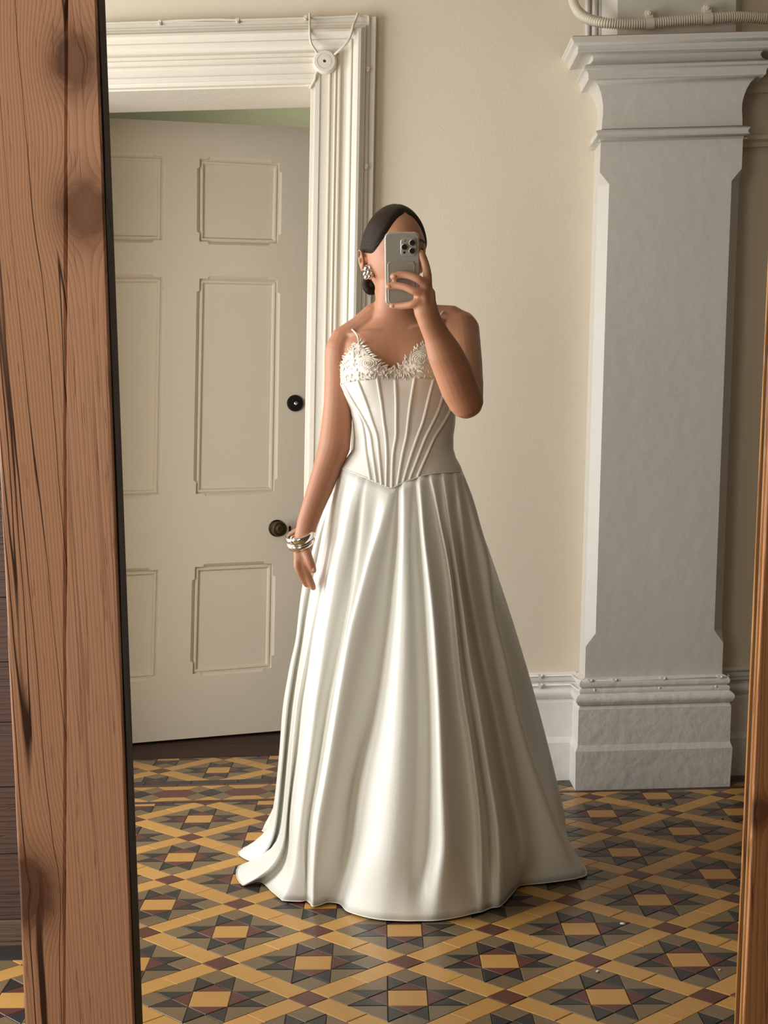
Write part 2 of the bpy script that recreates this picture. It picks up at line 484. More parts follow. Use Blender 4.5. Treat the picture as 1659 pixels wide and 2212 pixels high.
# ---- door casing: trim_1
t1 = thing('trim_1', 'cream moulded architrave around the open doorway', 'door casing', 'structure', (door_xr(0), YW, 0))
prof = [(0,.0),(0,.024),(.011,.024),(.012,.034),(.026,.034),(.028,.030),(.054,.030),(.055,.036),(.058,.036),(.060,.032),(.070,.030),(.072,.038),
        (.075,.039),(.078,.034),(.082,.034),(.085,.039),(.089,.039),(.091,.033),(.100,.030),(.110,.033),(.117,.042),(.121,.050),(.124,.050),(.126,.046),(.130,.050),(.136,.060),(.144,.065),(.152,.063),(.158,.054),(.161,.047),(.166,.046),
        (.167,.036),(.178,.036),(.179,.03),(.196,.030),(.198,.024),(.198,.0)]
cs = MB(); rows = []
for a, p in prof:
    y = YW - p
    rows.append([(door_xr(0)+a, y, 0), (door_xr(door_zt+a)+a, y, door_zt+a), (door_xl(door_zt+a)-a, y, door_zt+a), (door_xl(0)-a, y, 0)])
cs.grid(rows)
keep(cs.build('architrave', M['cream'], t1, True, 25, fix=True))
lin = MB()
slab(door_xl, lambda z: door_xl(z)+.016, 0, door_zt, YW, 5.05, lin)
slab(lambda z: door_xr(z)-.004, door_xr, 0, door_zt, YW, 4.8, lin)
slab(door_xl, door_xr, door_zt-.004, door_zt, YW, 4.77, lin)
keep(lin.build('reveal_lining', M['cream'], t1))

# ---- the door: door_1
A = fl(290, 1612); B = fl(607, 1585)
dd = (B - A).normalized(); dn = Vector((dd.y, -dd.x, 0)).normalized()      # dn faces the hall
def dp(px, py):
    d = ray(px, py); k = (A - Vector((0,0,H))).dot(dn)/d.dot(dn)
    P = Vector((0,0,H)) + d*k
    return ((P - A).dot(dd), P.z)
def D(s_, z, dep=0.0): return A + dd*s_ + Vector((0,0,z)) - dn*dep
sl, sr = dp(76, 1100)[0], dp(694, 900)[0]
zt_l = dp(240, 254)[1]; zt_r = dp(672, 277)[1]
door = thing('door_1', 'cream six panel wooden door standing ajar in the doorway', 'door', 'structure', D(sl, 0))
# corners TL TR BR BL as seen
P_ = {'ur': [(431.7,343),(603.8,352),(601,526),(431,521.7)], 'mr': [(431,601.5),(600,605),(593,1062),(423,1067)], 'lr': [(421,1225),(589.6,1217),(586,1443),(416,1456.5)]}
PL = {'ul': [(352,338),(350.4,519)], 'ml': [(351,599),(343,1068)], 'll': [(342,1231),(336.5,1463)]}
quads = []
for k in P_: quads.append([dp(*p) for p in P_[k]])
for (k, (a, b)), q in zip(PL.items(), list(quads)):
    tr, br = dp(*a), dp(*b); wd = q[1][0] - q[0][0]
    quads.append([(tr[0]-wd, tr[1]), tr, br, (br[0]-wd, br[1])])
lean = (quads[1][0][0] - quads[1][3][0])/(quads[1][0][1] - quads[1][3][1])
outer = [(sl, .012), (sr, .012), (sr + lean*2.27, zt_r), (sl + lean*2.27, zt_l)]
leaf = MB(); loops = [[Vector((a, b, 0)) for a, b in outer]]; side = []
for q in quads:
    c = [Vector((a, b)) for a, b in q]; ctr = sum(c, Vector((0,0)))/4; loop = []
    for i in range(4):
        a, b = c[i], c[(i+1) % 4]; e = (b-a); L = e.length; e.normalize()
        o_ = Vector((-e.y, e.x));  o_ = o_ if (a - ctr).dot(o_) > 0 else -o_
        f = 0.030 + .014*(L > .35); st = 0.006; wv = 0.010
        p1, q1, q2, p2 = a + e*f, a + e*(f+st) + o_*wv, b - e*(f+st) + o_*wv, b - e*f
        loop += [a, p1, q1, q2, p2]
        side.append((a, p1, q1, q2, p2, b))
    loops.append([Vector((p.x, p.y, 0)) for p in loop])
from mathutils.geometry import tessellate_polygon
flat = [p for l in loops for p in l]
tris = tessellate_polygon(loops)
leaf.add([D(p.x, p.y) for p in flat], tris)
dq = 0.009
for a, p1, q1, q2, p2, b in side:
    F = lambda p: D(p.x, p.y); G = lambda p: D(p.x, p.y, dq)
    leaf.add([F(a), F(p1), F(q1), F(q2), F(p2), F(b), G(a), G(p1), G(p2), G(b)],
             [(0,1,7,6), (1,2,7), (2,3,8,7), (3,4,8), (4,5,9,8)])
bo = [D(a, b, .042) for a, b in outer]; fo = [D(a, b) for a, b in outer]
leaf.add(fo + bo, [(4,5,6,7)] + [(i, (i+1) % 4, 4+(i+1) % 4, 4+i) for i in range(4)])
keep(leaf.build('door_leaf', M['door'], door, fix=False))
for q in quads:
    mb = MB(); rows = []
    for ins, dep in ((0,.002),(0,dq-.001),(.003,.014),(.008,.0085),(.013,.009),(.017,.017),(.019,.020),(.024,.019)):
        rr = [(q[0][0]+ins, q[0][1]-ins), (q[1][0]-ins, q[1][1]-ins), (q[2][0]-ins, q[2][1]+ins), (q[3][0]+ins, q[3][1]+ins)]
        rows.append([D(a, b, dep) for a, b in rr])
    mb.grid(rows[1:], True); nn_ = len(mb.v); mb.f.append((nn_-4, nn_-3, nn_-2, nn_-1))
    keep(mb.build('door_panel', M['door'], door, fix=False))
def dworld(px, py, off): s_, z = dp(px, py); return D(s_, z, -off)
mb = MB(); mb.lathe(dworld(637, 871, 0), dn, [(.031,-.001),(.031,.006),(.028,.010),(.010,.011),(.0095,.008)], 36)
lk = keep(mb.build('lock_rose', M['black'], door, True, 30)); tag(lk, 'round black lock plate with a small steel keyway')
mb = MB(); mb.lathe(dworld(638.5, 871.5, .008), dn, [(.0075,0),(.0075,.004),(.006,.005)], 20); mb.box(tuple(dworld(638, 873, .013) - Vector((.001,.001,.003))), tuple(dworld(638, 873, .013) + Vector((.001,.001,.003))))
keep(mb.build('lock_cylinder', M['silver'], lk, True, 30))
mb = MB(); mb.lathe(dworld(598, 1141, 0), dn, [(.032,-.001),(.032,.004),(.029,.007),(.026,.005),(.013,.008),(.012,.020)], 36)
rs = keep(mb.build('knob_rose', M['brass'], door, True, 30))
mb = MB(); mb.lathe(dworld(598, 1141, .018), dn, [(.010,0),(.010,.014),(.016,.018),(.024,.024),(.0275,.032),(.027,.038),(.023,.042),(.0215,.040),(.019,.040),(.017,.044),(.010,.046),(.009,.043),(.006,.043),(.004,.046)], 36)
keep(mb.build('door_knob', M['brass'], door, True, 40))
mb = MB(); k0 = dworld(626, 1143, .0005); mb.tube([k0 + Vector((0,0,.008)), k0 - Vector((0,0,.007))], .0042, 12)
keep(mb.build('keyhole', M['dark'], door))

# ---- pier with capital and plinth: trim_2
YF = 4.38
xl0 = on_line((1297, 320), (1264, 1430), YF); xr0 = on_line((1604, 330), (1561, 1430), YF)
def corner(px, py):
    p = 0.0
    for _ in range(12):
        P = at(px, py, YF - p); p = xl0(P.z) - P.x
    return P.z, p
def sweep(mb, prof, back=YW + .05, fwd=lambda z: 0.0):
    rows = [[(xl0(z)-p, back, z), (xl0(z)-p, YF-p-fwd(z), z), (xr0(z)+p, YF-p-fwd(z), z), (xr0(z)+p, back, z)] for z, p in prof]
    mb.grid(rows)
    for r in (rows[0], rows[-1]): mb.add(r, [(0,1,2,3)])
pier = thing('trim_2', 'white painted pier with chamfered shaft, moulded capital and stepped plinth', 'pier', 'structure', (xl0(0)+.22, YW, 0))
zA = corner(1261.5, 1466)[0]; zB = corner(1297, 304)[0]
z1, z2, z3, z4 = at(1310, 372, YF).z, at(1310, 398, YF).z, at(1290, 1368, YF).z, at(1290, 1396, YF).z
mb = MB(); rows = []
for z, c in ((zA-.01, .0005), (z4, .0005), (z3, .030), (lerp(z3, z2, .5), .030), (z2, .030), (z1, .0005), (zB+.01, .0005)):
    rows.append([(xl0(z), YW+.05, z), (xl0(z), YF+c, z), (xl0(z)+c, YF, z), (xr0(z)-c, YF, z), (xr0(z), YF+c, z), (xr0(z), YW+.05, z)])
mb.grid(rows); keep(mb.build('shaft', M['pier'], pier))
def arc(a, b, n, bulge):                     # points between two picture corners, bowed
    out = []
    for i in range(n+1):
        t = i/n; x = lerp(a[0], b[0], t); y = lerp(a[1], b[1], t)
        nx, ny = (b[1]-a[1]), -(b[0]-a[0]); L = math.hypot(nx, ny)
        k = 4*t*(1-t)*bulge; out.append((x + nx/L*k, y + ny/L*k))
    return out
neck = [(1290,306)] + arc((1297,306),(1291,299),4,-2) + arc((1288,297),(1287,284),5,-3) + [(1291,281),(1300,280)]
mb = MB(); sweep(mb, [corner(*p) for p in neck]); keep(mb.build('necking', M['pier'], pier, True, 35))
cove = [(1300,279)] + [(1301,262),(1302.5,247),(1303,231),(1301,214),(1298,200),(1293,186),(1286,176),(1281,172)]
tor = [(1272,171)] + arc((1271,168),(1265,150),6,-2.5) + [(1262,148),(1263,142),(1269,139)]
cav = [(1274,138),(1278,135),(1281,130),(1281.5,125),(1279,120),(1273,116),(1264,114.5)]
fas = [(1252,114),(1249,113)] + arc((1248,111),(1246,97),5,-2.0) + [(1240,92),(1238,86),(1236,84),(1235,79)]
mb = MB(); sweep(mb, [corner(*p) for p in cove + tor + cav + fas]); cap_ = keep(mb.build('capital', M['pier'], pier, True, 35))
zt, pt = corner(1235, 79)
mb = MB(); mb.hexa([(xl0(zt)-pt+.004, YF-pt+.004, zt), (xr0(zt)+pt-.004, YF-pt+.004, zt), (xr0(zt)+pt-.004, YW+.05, zt), (xl0(zt)-pt+.004, YW+.05, zt)],
                   [(xl0(zt)-pt+.004, YF-pt+.004, zt+.003), (xr0(zt)+pt-.004, YF-pt+.004, zt+.003), (xr0(zt)+pt-.004, YW+.05, zt+.003), (xl0(zt)-pt+.004, YW+.05, zt+.003)])
tag(keep(mb.build('capital_ledge', M['dustwood'], pier)), 'bare brown top ledge of the capital')
mb = MB()
xa, xb, xc = at(1287, 30, YW).x, at(1332, 30, 4.41).x, at(1588, 30, 4.41).x
q0 = [(xa, YW+.02, zt), (xb, 4.41, zt), (xc, 4.41, zt), (xc+.05, YW+.02, zt)]
mb.hexa(q0, [(x+.03, y, ZC) for x, y, z in q0]); keep(mb.build('upper_shaft', M['pier'], pier))
mb = MB()
for px, r in ((1268, .008), (1283, .010), (1294, .007)):
    P = at(px, 60, YW - .004); mb.tube([(P.x, P.y, zt-.01), (P.x+.03, P.y, ZC)], r, 10, round_caps=False)
keep(mb.build('arch_bead', M['pier'], pier, True))
base_px = [(1262,1464)] + arc((1254,1470),(1252,1483),5,-1.5) + [(1256,1486)] + arc((1252,1489),(1252,1498),4,-1) + [(1250,1500)] + arc((1247,1503),(1247.5,1522),6,-4) + [(1251,1523),(1248,1531),(1246,1607),(1241.5,1621),(1240.5,1711)]
base = [corner(*p) for p in base_px]; base[-1] = (0.0, base[-1][1])
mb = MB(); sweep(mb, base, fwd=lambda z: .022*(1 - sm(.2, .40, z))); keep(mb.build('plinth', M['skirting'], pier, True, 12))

# ---- skirting along the back wall
bb = [(z, p + .006) for z, p in base]
def skirt_run(name, label, x0, x1):
    mb = MB(); rows = [[(x0(z), YW+.01, z) if 0 else (x0(z), YW-p, z), (x1(z), YW-p, z)] for z, p in bb]
    mb.grid(rows); r0 = rows[0]; mb.add([r0[0], r0[1], (r0[1][0], YW+.01, bb[0][0]), (r0[0][0], YW+.01, bb[0][0])], [(0,1,2,3)])
    return tag(mb.build(name, M['skirting_lit'], None, True, 12), label, 'skirting', 'structure')
skirt_run('baseboard_back', 'white stepped skirting along the wall between gown and pier', lambda z: door_xr(z)+.2, lambda z: xl0(z) - .01)
skirt_run('baseboard_right', 'shadowed stepped skirting on the wall right of the pier', lambda z: xr0(z) + .01, cst(2.0))
# mouldings on the wall right of the pier
mb = MB()
for py, hgt, pj in ((186, .05, .05), (305, .04, .035)):
    zz = at(1640, py, YW).z
    rows = [[(xr0(zz)+.01, YW-p, zz+dz), (2.0, YW-p, zz+dz)] for dz, p in ((-hgt/2,0),(-hgt/2,pj*.5),(-hgt*.15,pj*.6),(0,pj),(hgt*.3,pj),(hgt/2,pj*.6),(hgt/2,0))]
    mb.grid(rows)
tag(mb.build('trim_3', M['wall'], None, True, 40), 'shadowed plaster string mouldings on the wall right of the pier', 'moulding', 'structure')

# ---- timber partition at the far left, outside the mirror, set upright in place of floorboards
M['boarding'] = wood('weathered_boards', (0.13, 0.075, 0.055), (0.10, 0.056, 0.042), (0.03, 0.016, 0.012), 26, (), 0.6, axis=2, along=0, crack=.8)
M['boarding_pale'] = wood('weathered_sill', (0.20, 0.14, 0.095), (0.15, 0.10, 0.07), (0.06, 0.035, 0.025), 26, (), 0.6, axis=2, along=0, crack=.5)
yp = fl(25, 2040).y; xp1 = at(128, 1700, yp).x; xp0 = xp1 - 0.55
part = thing('plank_stand_in', 'low partition of dark weathered boards standing in for floorboards on the tiles left of the mirror frame', 'boarding', None, ((xp0+xp1)/2, yp, 0))
zs = [0.0] + [at(25, y, yp).z for y in (1987, 1845, 1700, 1560, 1430, 1290, 1160, 1030, 900, 770)]
for i, (a, b) in enumerate(zip(zs, zs[1:])):
    mb = MB(); dy = random.uniform(0, .004)
    mb.box((xp0, yp + dy - (.012 if i == 0 else 0), a + .001), (xp1, yp + .03, b - .001))
    keep(mb.build('board', M['boarding_pale' if i == 0 else 'boarding'], part))
mb = MB()
for k in (0.08, 0.47): mb.box((xp0+k-.03, yp+.03, 0), (xp0+k+.03, yp+.07, zs[-1]-.02))
keep(mb.build('batten', M['boarding'], part))
yk = fl(25, 2075).y
for k in range(4):
    mb = MB(); x = xp1 - .02 - .15*k
    tile_geo([(x-.15, yk), (x, yk), (x+.012, yp-.012), (x-.138, yp-.012)], mb, .0015); mb.build('black_border_tile', M['t_black'], floor)

# ================================================================== MIRROR FRAME
FN = ray(890, 535).normalized()              # square to the glass
FU = FN.cross(Vector((0,0,1))).normalized(); FV = FU.cross(FN)
dF = 1.47
fo_ = Vector((0,0,H)) + FN*dF
fo_ = fo_ - FV*(fo_.z/FV.z)                   # foot of the frame on the floor
FM = Matrix((FU, FN, FV)).transposed().to_4x4(); FM.translation = fo_
FMi = FM.inverted()
def fp(px, py, d=0.0):
    r = ray(px, py); k = (dF + d)/r.dot(FN)
    return FMi @ (Vector((0,0,H)) + r*k)
frame = thing('mirror_frame', 'tall leaning mirror frame of rough reddish timber around the whole view', 'mirror frame')
frame.matrix_world = FM
V0, V1 = 0.012, fp(800, -560).z
def fline(p1, p2, d):
    a = fp(*p1, d); b = fp(*p2, d); k = (b.x-a.x)/(b.z-a.z)
    return lambda v: a.x + k*(v - a.z)
def post(name, l0, l1, d0, d1, mat, bev=.003, l0b=None, l1b=None):
    mb = MB(); l0b = l0b or l0; l1b = l1b or l1
    rows = []
    nseg = 24
    for i in range(nseg+1):
        v = lerp(V0, V1, i/nseg); j = (random.uniform(-.0006, .0006), random.uniform(-.0006, .0006))
        a, b = l0(v)+j[0], l1(v)+j[1]
        rows.append([(a, d0+bev, v), (a+bev*.6, d0+bev*.25, v), (a+bev, d0, v), (b-bev, d0, v), (b-bev*.6, d0+bev*.25, v), (b, d0+bev, v), (l1b(v), d1, v), (l0b(v), d1, v)])
    mb.grid(rows, True, True)
    return mb.build(name, mat, frame, True, 28)
K = [fp(160, 132), fp(185, 455), fp(78, 1925)]
# grain materials: u = local x, along = local z
M['oldboard'] = wood('old_fir_cracked', (0.78, 0.43, 0.265), (0.66, 0.335, 0.19), (0.17, 0.07, 0.038), 85,
                     [(K[0].x, K[0].z, .026), (K[1].x, K[1].z, .030), (K[2].x-.012, K[2].z, .040)], 0.6, 0, 2, 1.0)
M['newboard'] = wood('old_fir_planed', (0.79, 0.45, 0.285), (0.69, 0.36, 0.215), (0.26, 0.115, 0.06), 75,
                     [(K[0].x, K[0].z, .026), (K[1].x, K[1].z, .030)], 0.6, 0, 2, 0.25)
kr = fp(1640, 1755)
M['rightboard'] = wood('old_fir_right', (0.60, 0.28, 0.12), (0.50, 0.22, 0.09), (0.19, 0.07, 0.03), 50, [(kr.x, kr.z, .016)], 0.55, 0, 2, 0.3)
M['edge_dark'] = wood('dark_rebate', (0.075, 0.034, 0.018), (0.05, 0.022, 0.012), (0.015, 0.007, 0.005), 60, (), 0.6, 0, 2, 0.3)
M['lining'] = wood('honey_fir', (0.62, 0.30, 0.095), (0.52, 0.24, 0.07), (0.25, 0.10, 0.03), 90, (), 0.5, 0, 2, 0.3)
lo, lm, li = fline((3, 1100), (54, 2212), 0), fline((145, 0), (141, 2212), 0), fline((206, 0), (288, 2212), 0)
tag(post('side_board', lo, lm, 0, .045, M['oldboard']), 'cracked knotty outer board of the left upright')
tag(post('side_board', lm, li, .0012, .0095, M['newboard'], .0015), 'smoother planed inner board of the left upright')
lg = fline((213, 0), (294.5, 2212), .010)
le = fline((219.5, 0), (302, 2212), .031)
tag(post('rebate_strip', lambda v: lm(v)+.01, lg, .0100, .030, M['edge_dark'], .001), 'dark strip inside the left upright')
tag(post('rebate_strip', lambda v: lm(v)+.01, le, .031, .048, M['edge_dark'], .001), 'dark strip inside the left upright')
rl, rg, rb, rf = fline((1659, 600), (1588, 2212), .020), fline((1666, 600), (1596.5, 2212), .0150), fline((1668.5, 600), (1599, 2212), .009), fline((1677, 600), (1607, 2212), 0)
rout = lambda v: rf(v) + .125
tag(post('lining_strip', rl, lambda v: rb(v)+.02, .020, .0240, M['lining'], .0008), 'honey coloured strip lining the right upright')
tag(post('rebate_strip', rg, lambda v: rb(v)+.02, .0150, .0192, M['edge_dark'], .0004), 'strip coloured dark for the shaded gap beside the honey strip of the right upright')  # dark colour stands in for the shade of an open gap
tag(post('bead_strip', rb, lambda v: rf(v)+.02, .009, .0140, M['lining'], .0015), 'thin honey bead beside the right upright')
post('side_board', rf, rout, 0, .0085, M['rightboard'], .001)
for nm, a, b in (('top_rail', V1-.12, V1), ('bottom_rail', V0, V0+.12)):
    mb = MB(); mb.box((li(a)-.002, .001, a), (rf(a)+.002, .044, b)); mb.build(nm, M['oldboard'], frame)

# ================================================================== WIRING AND SMALL FITTINGS
M['cable'] = plain('painted_cable', (0.74, 0.69, 0.58), 0.45)
M['conduit'] = plain('cream_conduit', (0.66, 0.61, 0.50), 0.42)
def yc_casing(): return YW - .048
jb = thing('junction_box', 'round cream painted junction box on the top right corner of the door casing', 'junction box', None, at(702, 136, YW-.036))
c0 = at(702, 136, YW - .034); ax = (0, -1, 0)
mb = MB(); mb.lathe(c0, ax, [(.0365,-.012),(.0365,.016),(.035,.021),(.032,.024),(.023,.0245),(.0225,.0225),(.021,.0225),(.0205,.0245),(.005,.0245),(.004,.020)], 40)
keep(mb.build('cover', M['cream'], jb, True, 35))
mb = MB(); mb.lathe(c0 + Vector((0,-.0215,0)), ax, [(.0036,0),(.0036,.001),(.003,.0015)], 14); keep(mb.build('screw', M['brass'], jb, True, 30))
mb = MB()
for k in range(7):                           # worn raised marks round the cover
    a = math.radians(20 + k*22 + (150 if k > 3 else 0)); r = .0135
    p = c0 + Vector((math.cos(a)*r, -.0245, math.sin(a)*r)); mb.box((p.x-.0016, p.y-.0007, p.z-.0009), (p.x+.0016, p.y+.001, p.z+.0009))
keep(mb.build('raised_mark', M['cream'], jb))
def cable(name, label, pts, r, mat='cable', cat='cable', n=8, parent=None):
    mb = MB(); mb.tube(spline(pts, 4), r, n); o = mb.build(name, M[mat], None, True)
    return tag(o, label, cat)
ya = YW - .046
cable('electric_cable', 'painted cable slanting from the junction box up left to the casing top', [at(669,30,YW-.036), at(669,44,YW-.045), at(669,60,YW-.066), at(671,90,YW-.071), at(681,108,YW-.060), at(691,122,YW-.046)], .0038)
cable('electric_cable', 'painted cable slanting from the junction box up right to the casing corner', [at(773,29,YW-.046), at(768,44,YW-.052), at(763,56,YW-.068), at(756,80,YW-.071), at(744,98,YW-.068), at(728,113,YW-.058), at(716,124,YW-.046)], .0038)
cable('electric_cable', 'short cable stub looping below the junction box', [at(688,152,YW-.042), at(682,160,YW-.042), at(680,172,YW-.038), at(673,184,YW-.032), at(670,190,YW-.028)], .0042)
top = [at(x, y, YW-.034) for x, y in ((215,51),(300,48),(345,47),(385,44),(430,43),(470,42),(512,43),(590,41),(660,39),(700,38),(760,35),(792,34),(797,42),(795,70),(794,140),(793,250),(792,330),(790,480),(786,700),(782,900)) ]
cable('electric_cable', 'long painted cable along the top and outer edge of the door casing', top, .0040)
mb_ = [at(x, y, YW-.034) for x, y in ((345,50),(385,47.5),(430,48),(480,49),(513,47.5))]
cable('electric_cable', 'sagging second cable strand above the door casing', mb_, .0024)
# clips on the casing cable
for i, (x, y) in enumerate(((345,49),(513,45),(660,39),(795,150),(791,360))):
    mb = MB(); p = at(x, y, YW-.036); mb.box((p.x-.005, p.y-.005, p.z-.007), (p.x+.005, p.y+.012, p.z+.007)); mb.ball(p + Vector((0,-.004,-.005)), .0042, 8, 6)
    tag(mb.build('cable_clip', M['cable']), ('painted cable clip above the door at the left end of the sagging strand', 'painted cable clip above the door at the right end of the sagging strand', 'painted cable clip on the casing top beside the left slanting cable',
        'upper painted cable clip on the right edge of the door casing', 'lower painted cable clip on the right edge of the door casing')[i], 'cable clip', None, 'clips on the casing cable')
# two cables along the skirting and round the pier
def around(zz, pz, dy, ex=0.0):
    p = table([(z, q) for z, q in sorted(base)], zz)[0] + dy; zb_ = zz
    return [(door_xr(zz)+.22, YW-p-.006, zb_), (xl0(zz)-p-.01, YW-p-.006, zb_), (xl0(zz)-p, YF-p+.012, zb_), (xl0(zz)-p+.012, YF-p, zb_),
            (lerp(xl0(zz), xr0(zz), .5), YF-p-.001, zb_-.001), (xr0(zz)+p-.012, YF-p, zb_), (xr0(zz)+p, YF-p+.012, zb_), (xr0(zz)+p+.01, YW-p-.006, zb_), (1.9, YW-p-.006, zb_)]
def polytube(name, label, pts, r):
    mb = MB(); q = [Vector(p) for p in pts]; mb.tube(q, r, 8); return tag(mb.build(name, M['skirtcable'], None, True), label, 'cable')
M['skirtcable'] = plain('white_cable', (0.74, 0.72, 0.66), 0.45)
zu, zl = at(1400, 1467.5, YF-.02).z, at(1400, 1489, YF-.03).z
polytube('skirting_cable', 'upper painted cable clipped along the skirting top and round the pier', around(zu, 0, .004), .0032)
polytube('skirting_cable', 'lower painted cable clipped along the skirting moulding and round the pier', around(zl, 0, .003), .0036)
for i, (x, y, Y) in enumerate(((1168,1459,YW),(1168,1479,YW),(1275,1473,YF),(1328,1472,YF),(1433,1469.5,YF),(1556,1467,YF),(1281,1495,YF),(1421,1491,YF),(1543,1488,YF))):
    zz = zu if y < 1477 and Y == YF or y < 1465 else zl
    p = table([(z, q) for z, q in sorted(base)], zz)[0]; yq = Y - p - (.012 if Y == YW else .006)
    P = at(x, y, yq); mb = MB(); z = zz
    mb.box((P.x-.009, yq-.002, z+.001), (P.x+.004, yq+.008, z+.006)); mb.box((P.x-.005, yq-.003, z-.008), (P.x+.002, yq+.008, z+.003)); mb.ball((P.x+.005, yq-.002, z+.002), .0042, 8, 6)
    tag(mb.build('cable_clip', M['skirtcable']), ('upper white cable clip on the wall skirting right of the gown', 'lower white cable clip on the wall skirting right of the gown',
        'leftmost white cable clip of the upper row on the pier plinth', 'second from left white cable clip of the upper row on the pier plinth', 'third from left white cable clip of the upper row on the pier plinth', 'rightmost white cable clip of the upper row on the pier plinth',
        'left white cable clip of the lower row on the pier plinth', 'middle white cable clip of the lower row on the pier plinth', 'right white cable clip of the lower row on the pier plinth')[i], 'cable clip', None, 'clips on the skirting cables')
# ribbed conduit on top of the capital
cd = thing('conduit', 'ribbed cream conduit curving down the wall and along the top of the capital', 'conduit', None, at(1400, 66, 4.36))
pts = spline([at(1232,-60,4.46), at(1236,-10,4.455), at(1243,15,4.44), at(1257,33,4.42), at(1280,44,4.395), at(1312,50,4.375), at(1360,53,4.37), at(1400,51.5,4.37), at(1460,46,4.37), at(1530,40.5,4.37), at(1600,37,4.38), at(1680,42,4.40), at(1760,44,4.42)], 30)
rad = []
acc = 0.0
for i, p in enumerate(pts):
    if i: acc += (p - pts[i-1]).length
    ribs = sm(60, 110, i)
    rad.append(.0150 + .0014*ribs*math.cos(acc*2*math.pi/.0072))
# resample finely so the ribs hold
def resample(pts, step):
    out = [pts[0]]; d = 0.0
    for a, b in zip(pts, pts[1:]):
        L = (b-a).length; t = step - d
        while t <= L: out.append(a.lerp(b, t/L)); t += step
        d = (d + L) % step
    return out
fine = resample(pts, .0018)
rad = [  .0148 + .0022*sm(.10, .17, i*.0018)*math.cos(i*.0018*2*math.pi/.0072) for i in range(len(fine))]
mb = MB(); mb.tube(fine, rad, 14); keep(mb.build('ribbed_pipe', M['conduit'], cd, True))
for x, y in ((1403, 51.5), (1529, 40.5)):
    p = at(x, y, 4.37); mb = MB()
    mb.tube([p + Vector((-.013,0,-.0005)), p + Vector((.013,0,.0005))], .0178, 18, round_caps=False)
    mb.box((p.x-.010, p.y-.004, p.z+.010), (p.x+.010, 4.41, p.z+.042)); 
    cl = keep(mb.build('saddle_clip', M['conduit'], cd, True, 30))
    mb = MB(); mb.lathe((p.x, p.y-.003, p.z+.031), (0,-1,0), [(.007,0),(.007,.003),(.005,.006),(.002,.0065)], 14)
    keep(mb.build('screw', M['conduit'], cl, True, 35))
# crumbs on the tiles
for i, (x, y, m, sz, lb) in enumerate(((1291,2100,'chip',.006,'pale plaster crumb on the tiles, nearest the lower middle'),(1345,1997,'chip',.007,'pale plaster crumb beside a black star point right of the gown'),
        (1555,2096,'chip',.004,'tiny pale crumb near the right upright of the frame'),(1426,1739,'leafbit',.007,'dark crumb on the tiles just in front of the pier'),(1561,1770,'leafbit',.005,'dark crumb on the tiles near the right frame edge'))):
    p = fl(x, y); mb = MB(); mb.ball((0, 0, sz*.3), (sz, sz*.55, sz*.35), 7, 5)
    mb.v = [(a*random.uniform(.75,1.2), b*random.uniform(.75,1.2), max(0, c)) for a, b, c in mb.v]
    o = mb.build('floor_crumb', M[m]); o.location = p; o.rotation_euler.z = random.uniform(0, 3); tag(o, lb, 'debris')

# ================================================================== PERSON
YP = 3.43
pc = fl(862, 1900)
person = thing('person', 'dark haired person in an ivory satin gown with thin straps holding up a phone', 'person', None, (0.04, YP + .05, 0))
def skin_mat():
    t = NT('skin')
    n1 = t.noise(7, detail=4); n2 = t.noise(160, detail=2)
    c = t.mix(t.math('MULTIPLY', n1, 0.5), (0.47, 0.225, 0.130), (0.40, 0.18, 0.10))
    t.base(c); t.rough(0.47); t.b.inputs['Subsurface Weight'].default_value = 0.08
    t.b.inputs['Subsurface Radius'].default_value = (0.012, 0.004, 0.002); t.b.inputs['Subsurface Scale'].default_value = 0.3
    t.b.inputs['Specular IOR Level'].default_value = 0.35
    t.bump(n2, 0.06, 0.002)
    return t.m
M['skin'] = skin_mat()
M['nail'] = plain('nail', (0.62, 0.33, 0.25), 0.25)
# ---- torso tables: picture y, left x, right x, front depth (m)
TT = [(600, 812, 898, .052, .050), (640, 808, 902, .052, .048), (668, 806, 903, .052, .050), (690, 798, 912, .055, .058), (705, 780, 935, .060, .066), (720, 752, 975, .068, .080), (735, 737, 990, .078, .088),
      (760, 737, 986, .098, .090), (790, 738, 984, .116, .088), (812, 738, 984, .121, .086), (850, 744, 980, .110, .085), (881, 759, 979, .102, .085), (914, 766, 978, .096, .084),
      (943, 768, 973, .092, .084), (970, 766, 973, .092, .088), (1008, 740, 990, .102, .10), (1060, 716, 1006, .112, .115), (1120, 706, 1012, .112, .125), (1190, 715, 1000, .10, .12)]
BODW = []
for py, L, Rr, hf, hbk in TT:
    a, b = at(L, py, YP), at(Rr, py, YP); BODW.append(((a.z+b.z)/2, (a.x+b.x)/2, (b.x-a.x)/2, hf, hbk))
BODW.sort()
bustc = [(at(795, 792, YP).x, at(795, 792, YP).z), (at(913, 788, YP).x, at(913, 788, YP).z)]
def tor_pt(z, th, off=0.0, bust=True, soff=0.0):
    """th 0 = image right, pi/2 = towards the camera"""
    cx, hw, hf, hbk = table(BODW, z)
    c, s_ = math.cos(th), math.sin(th)
    sg = lambda v, e: math.copysign(abs(v)**e, v)
    x = cx + (hw + soff + off)*sg(c, .92); d = (hf if s_ > 0 else hbk) + off
    y = YP - d*sg(s_, .92)
    if bust and s_ > 0:
        for bx, bz in bustc:
            y -= .026*math.exp(-((x-bx)/.046)**2 - ((z-bz)/.046)**2)
    return Vector((x, y, z))
body = MB(); rows = []
zlist = [BODW[0][0] + (BODW[-1][0]-BODW[0][0])*i/60 for i in range(61)]
for z in zlist: rows.append([tor_pt(z, 2*math.pi*k/48, -.004) for k in range(48)])
body.grid(rows, True, True)
P3 = lambda px, py, Y: at(px, py, Y)
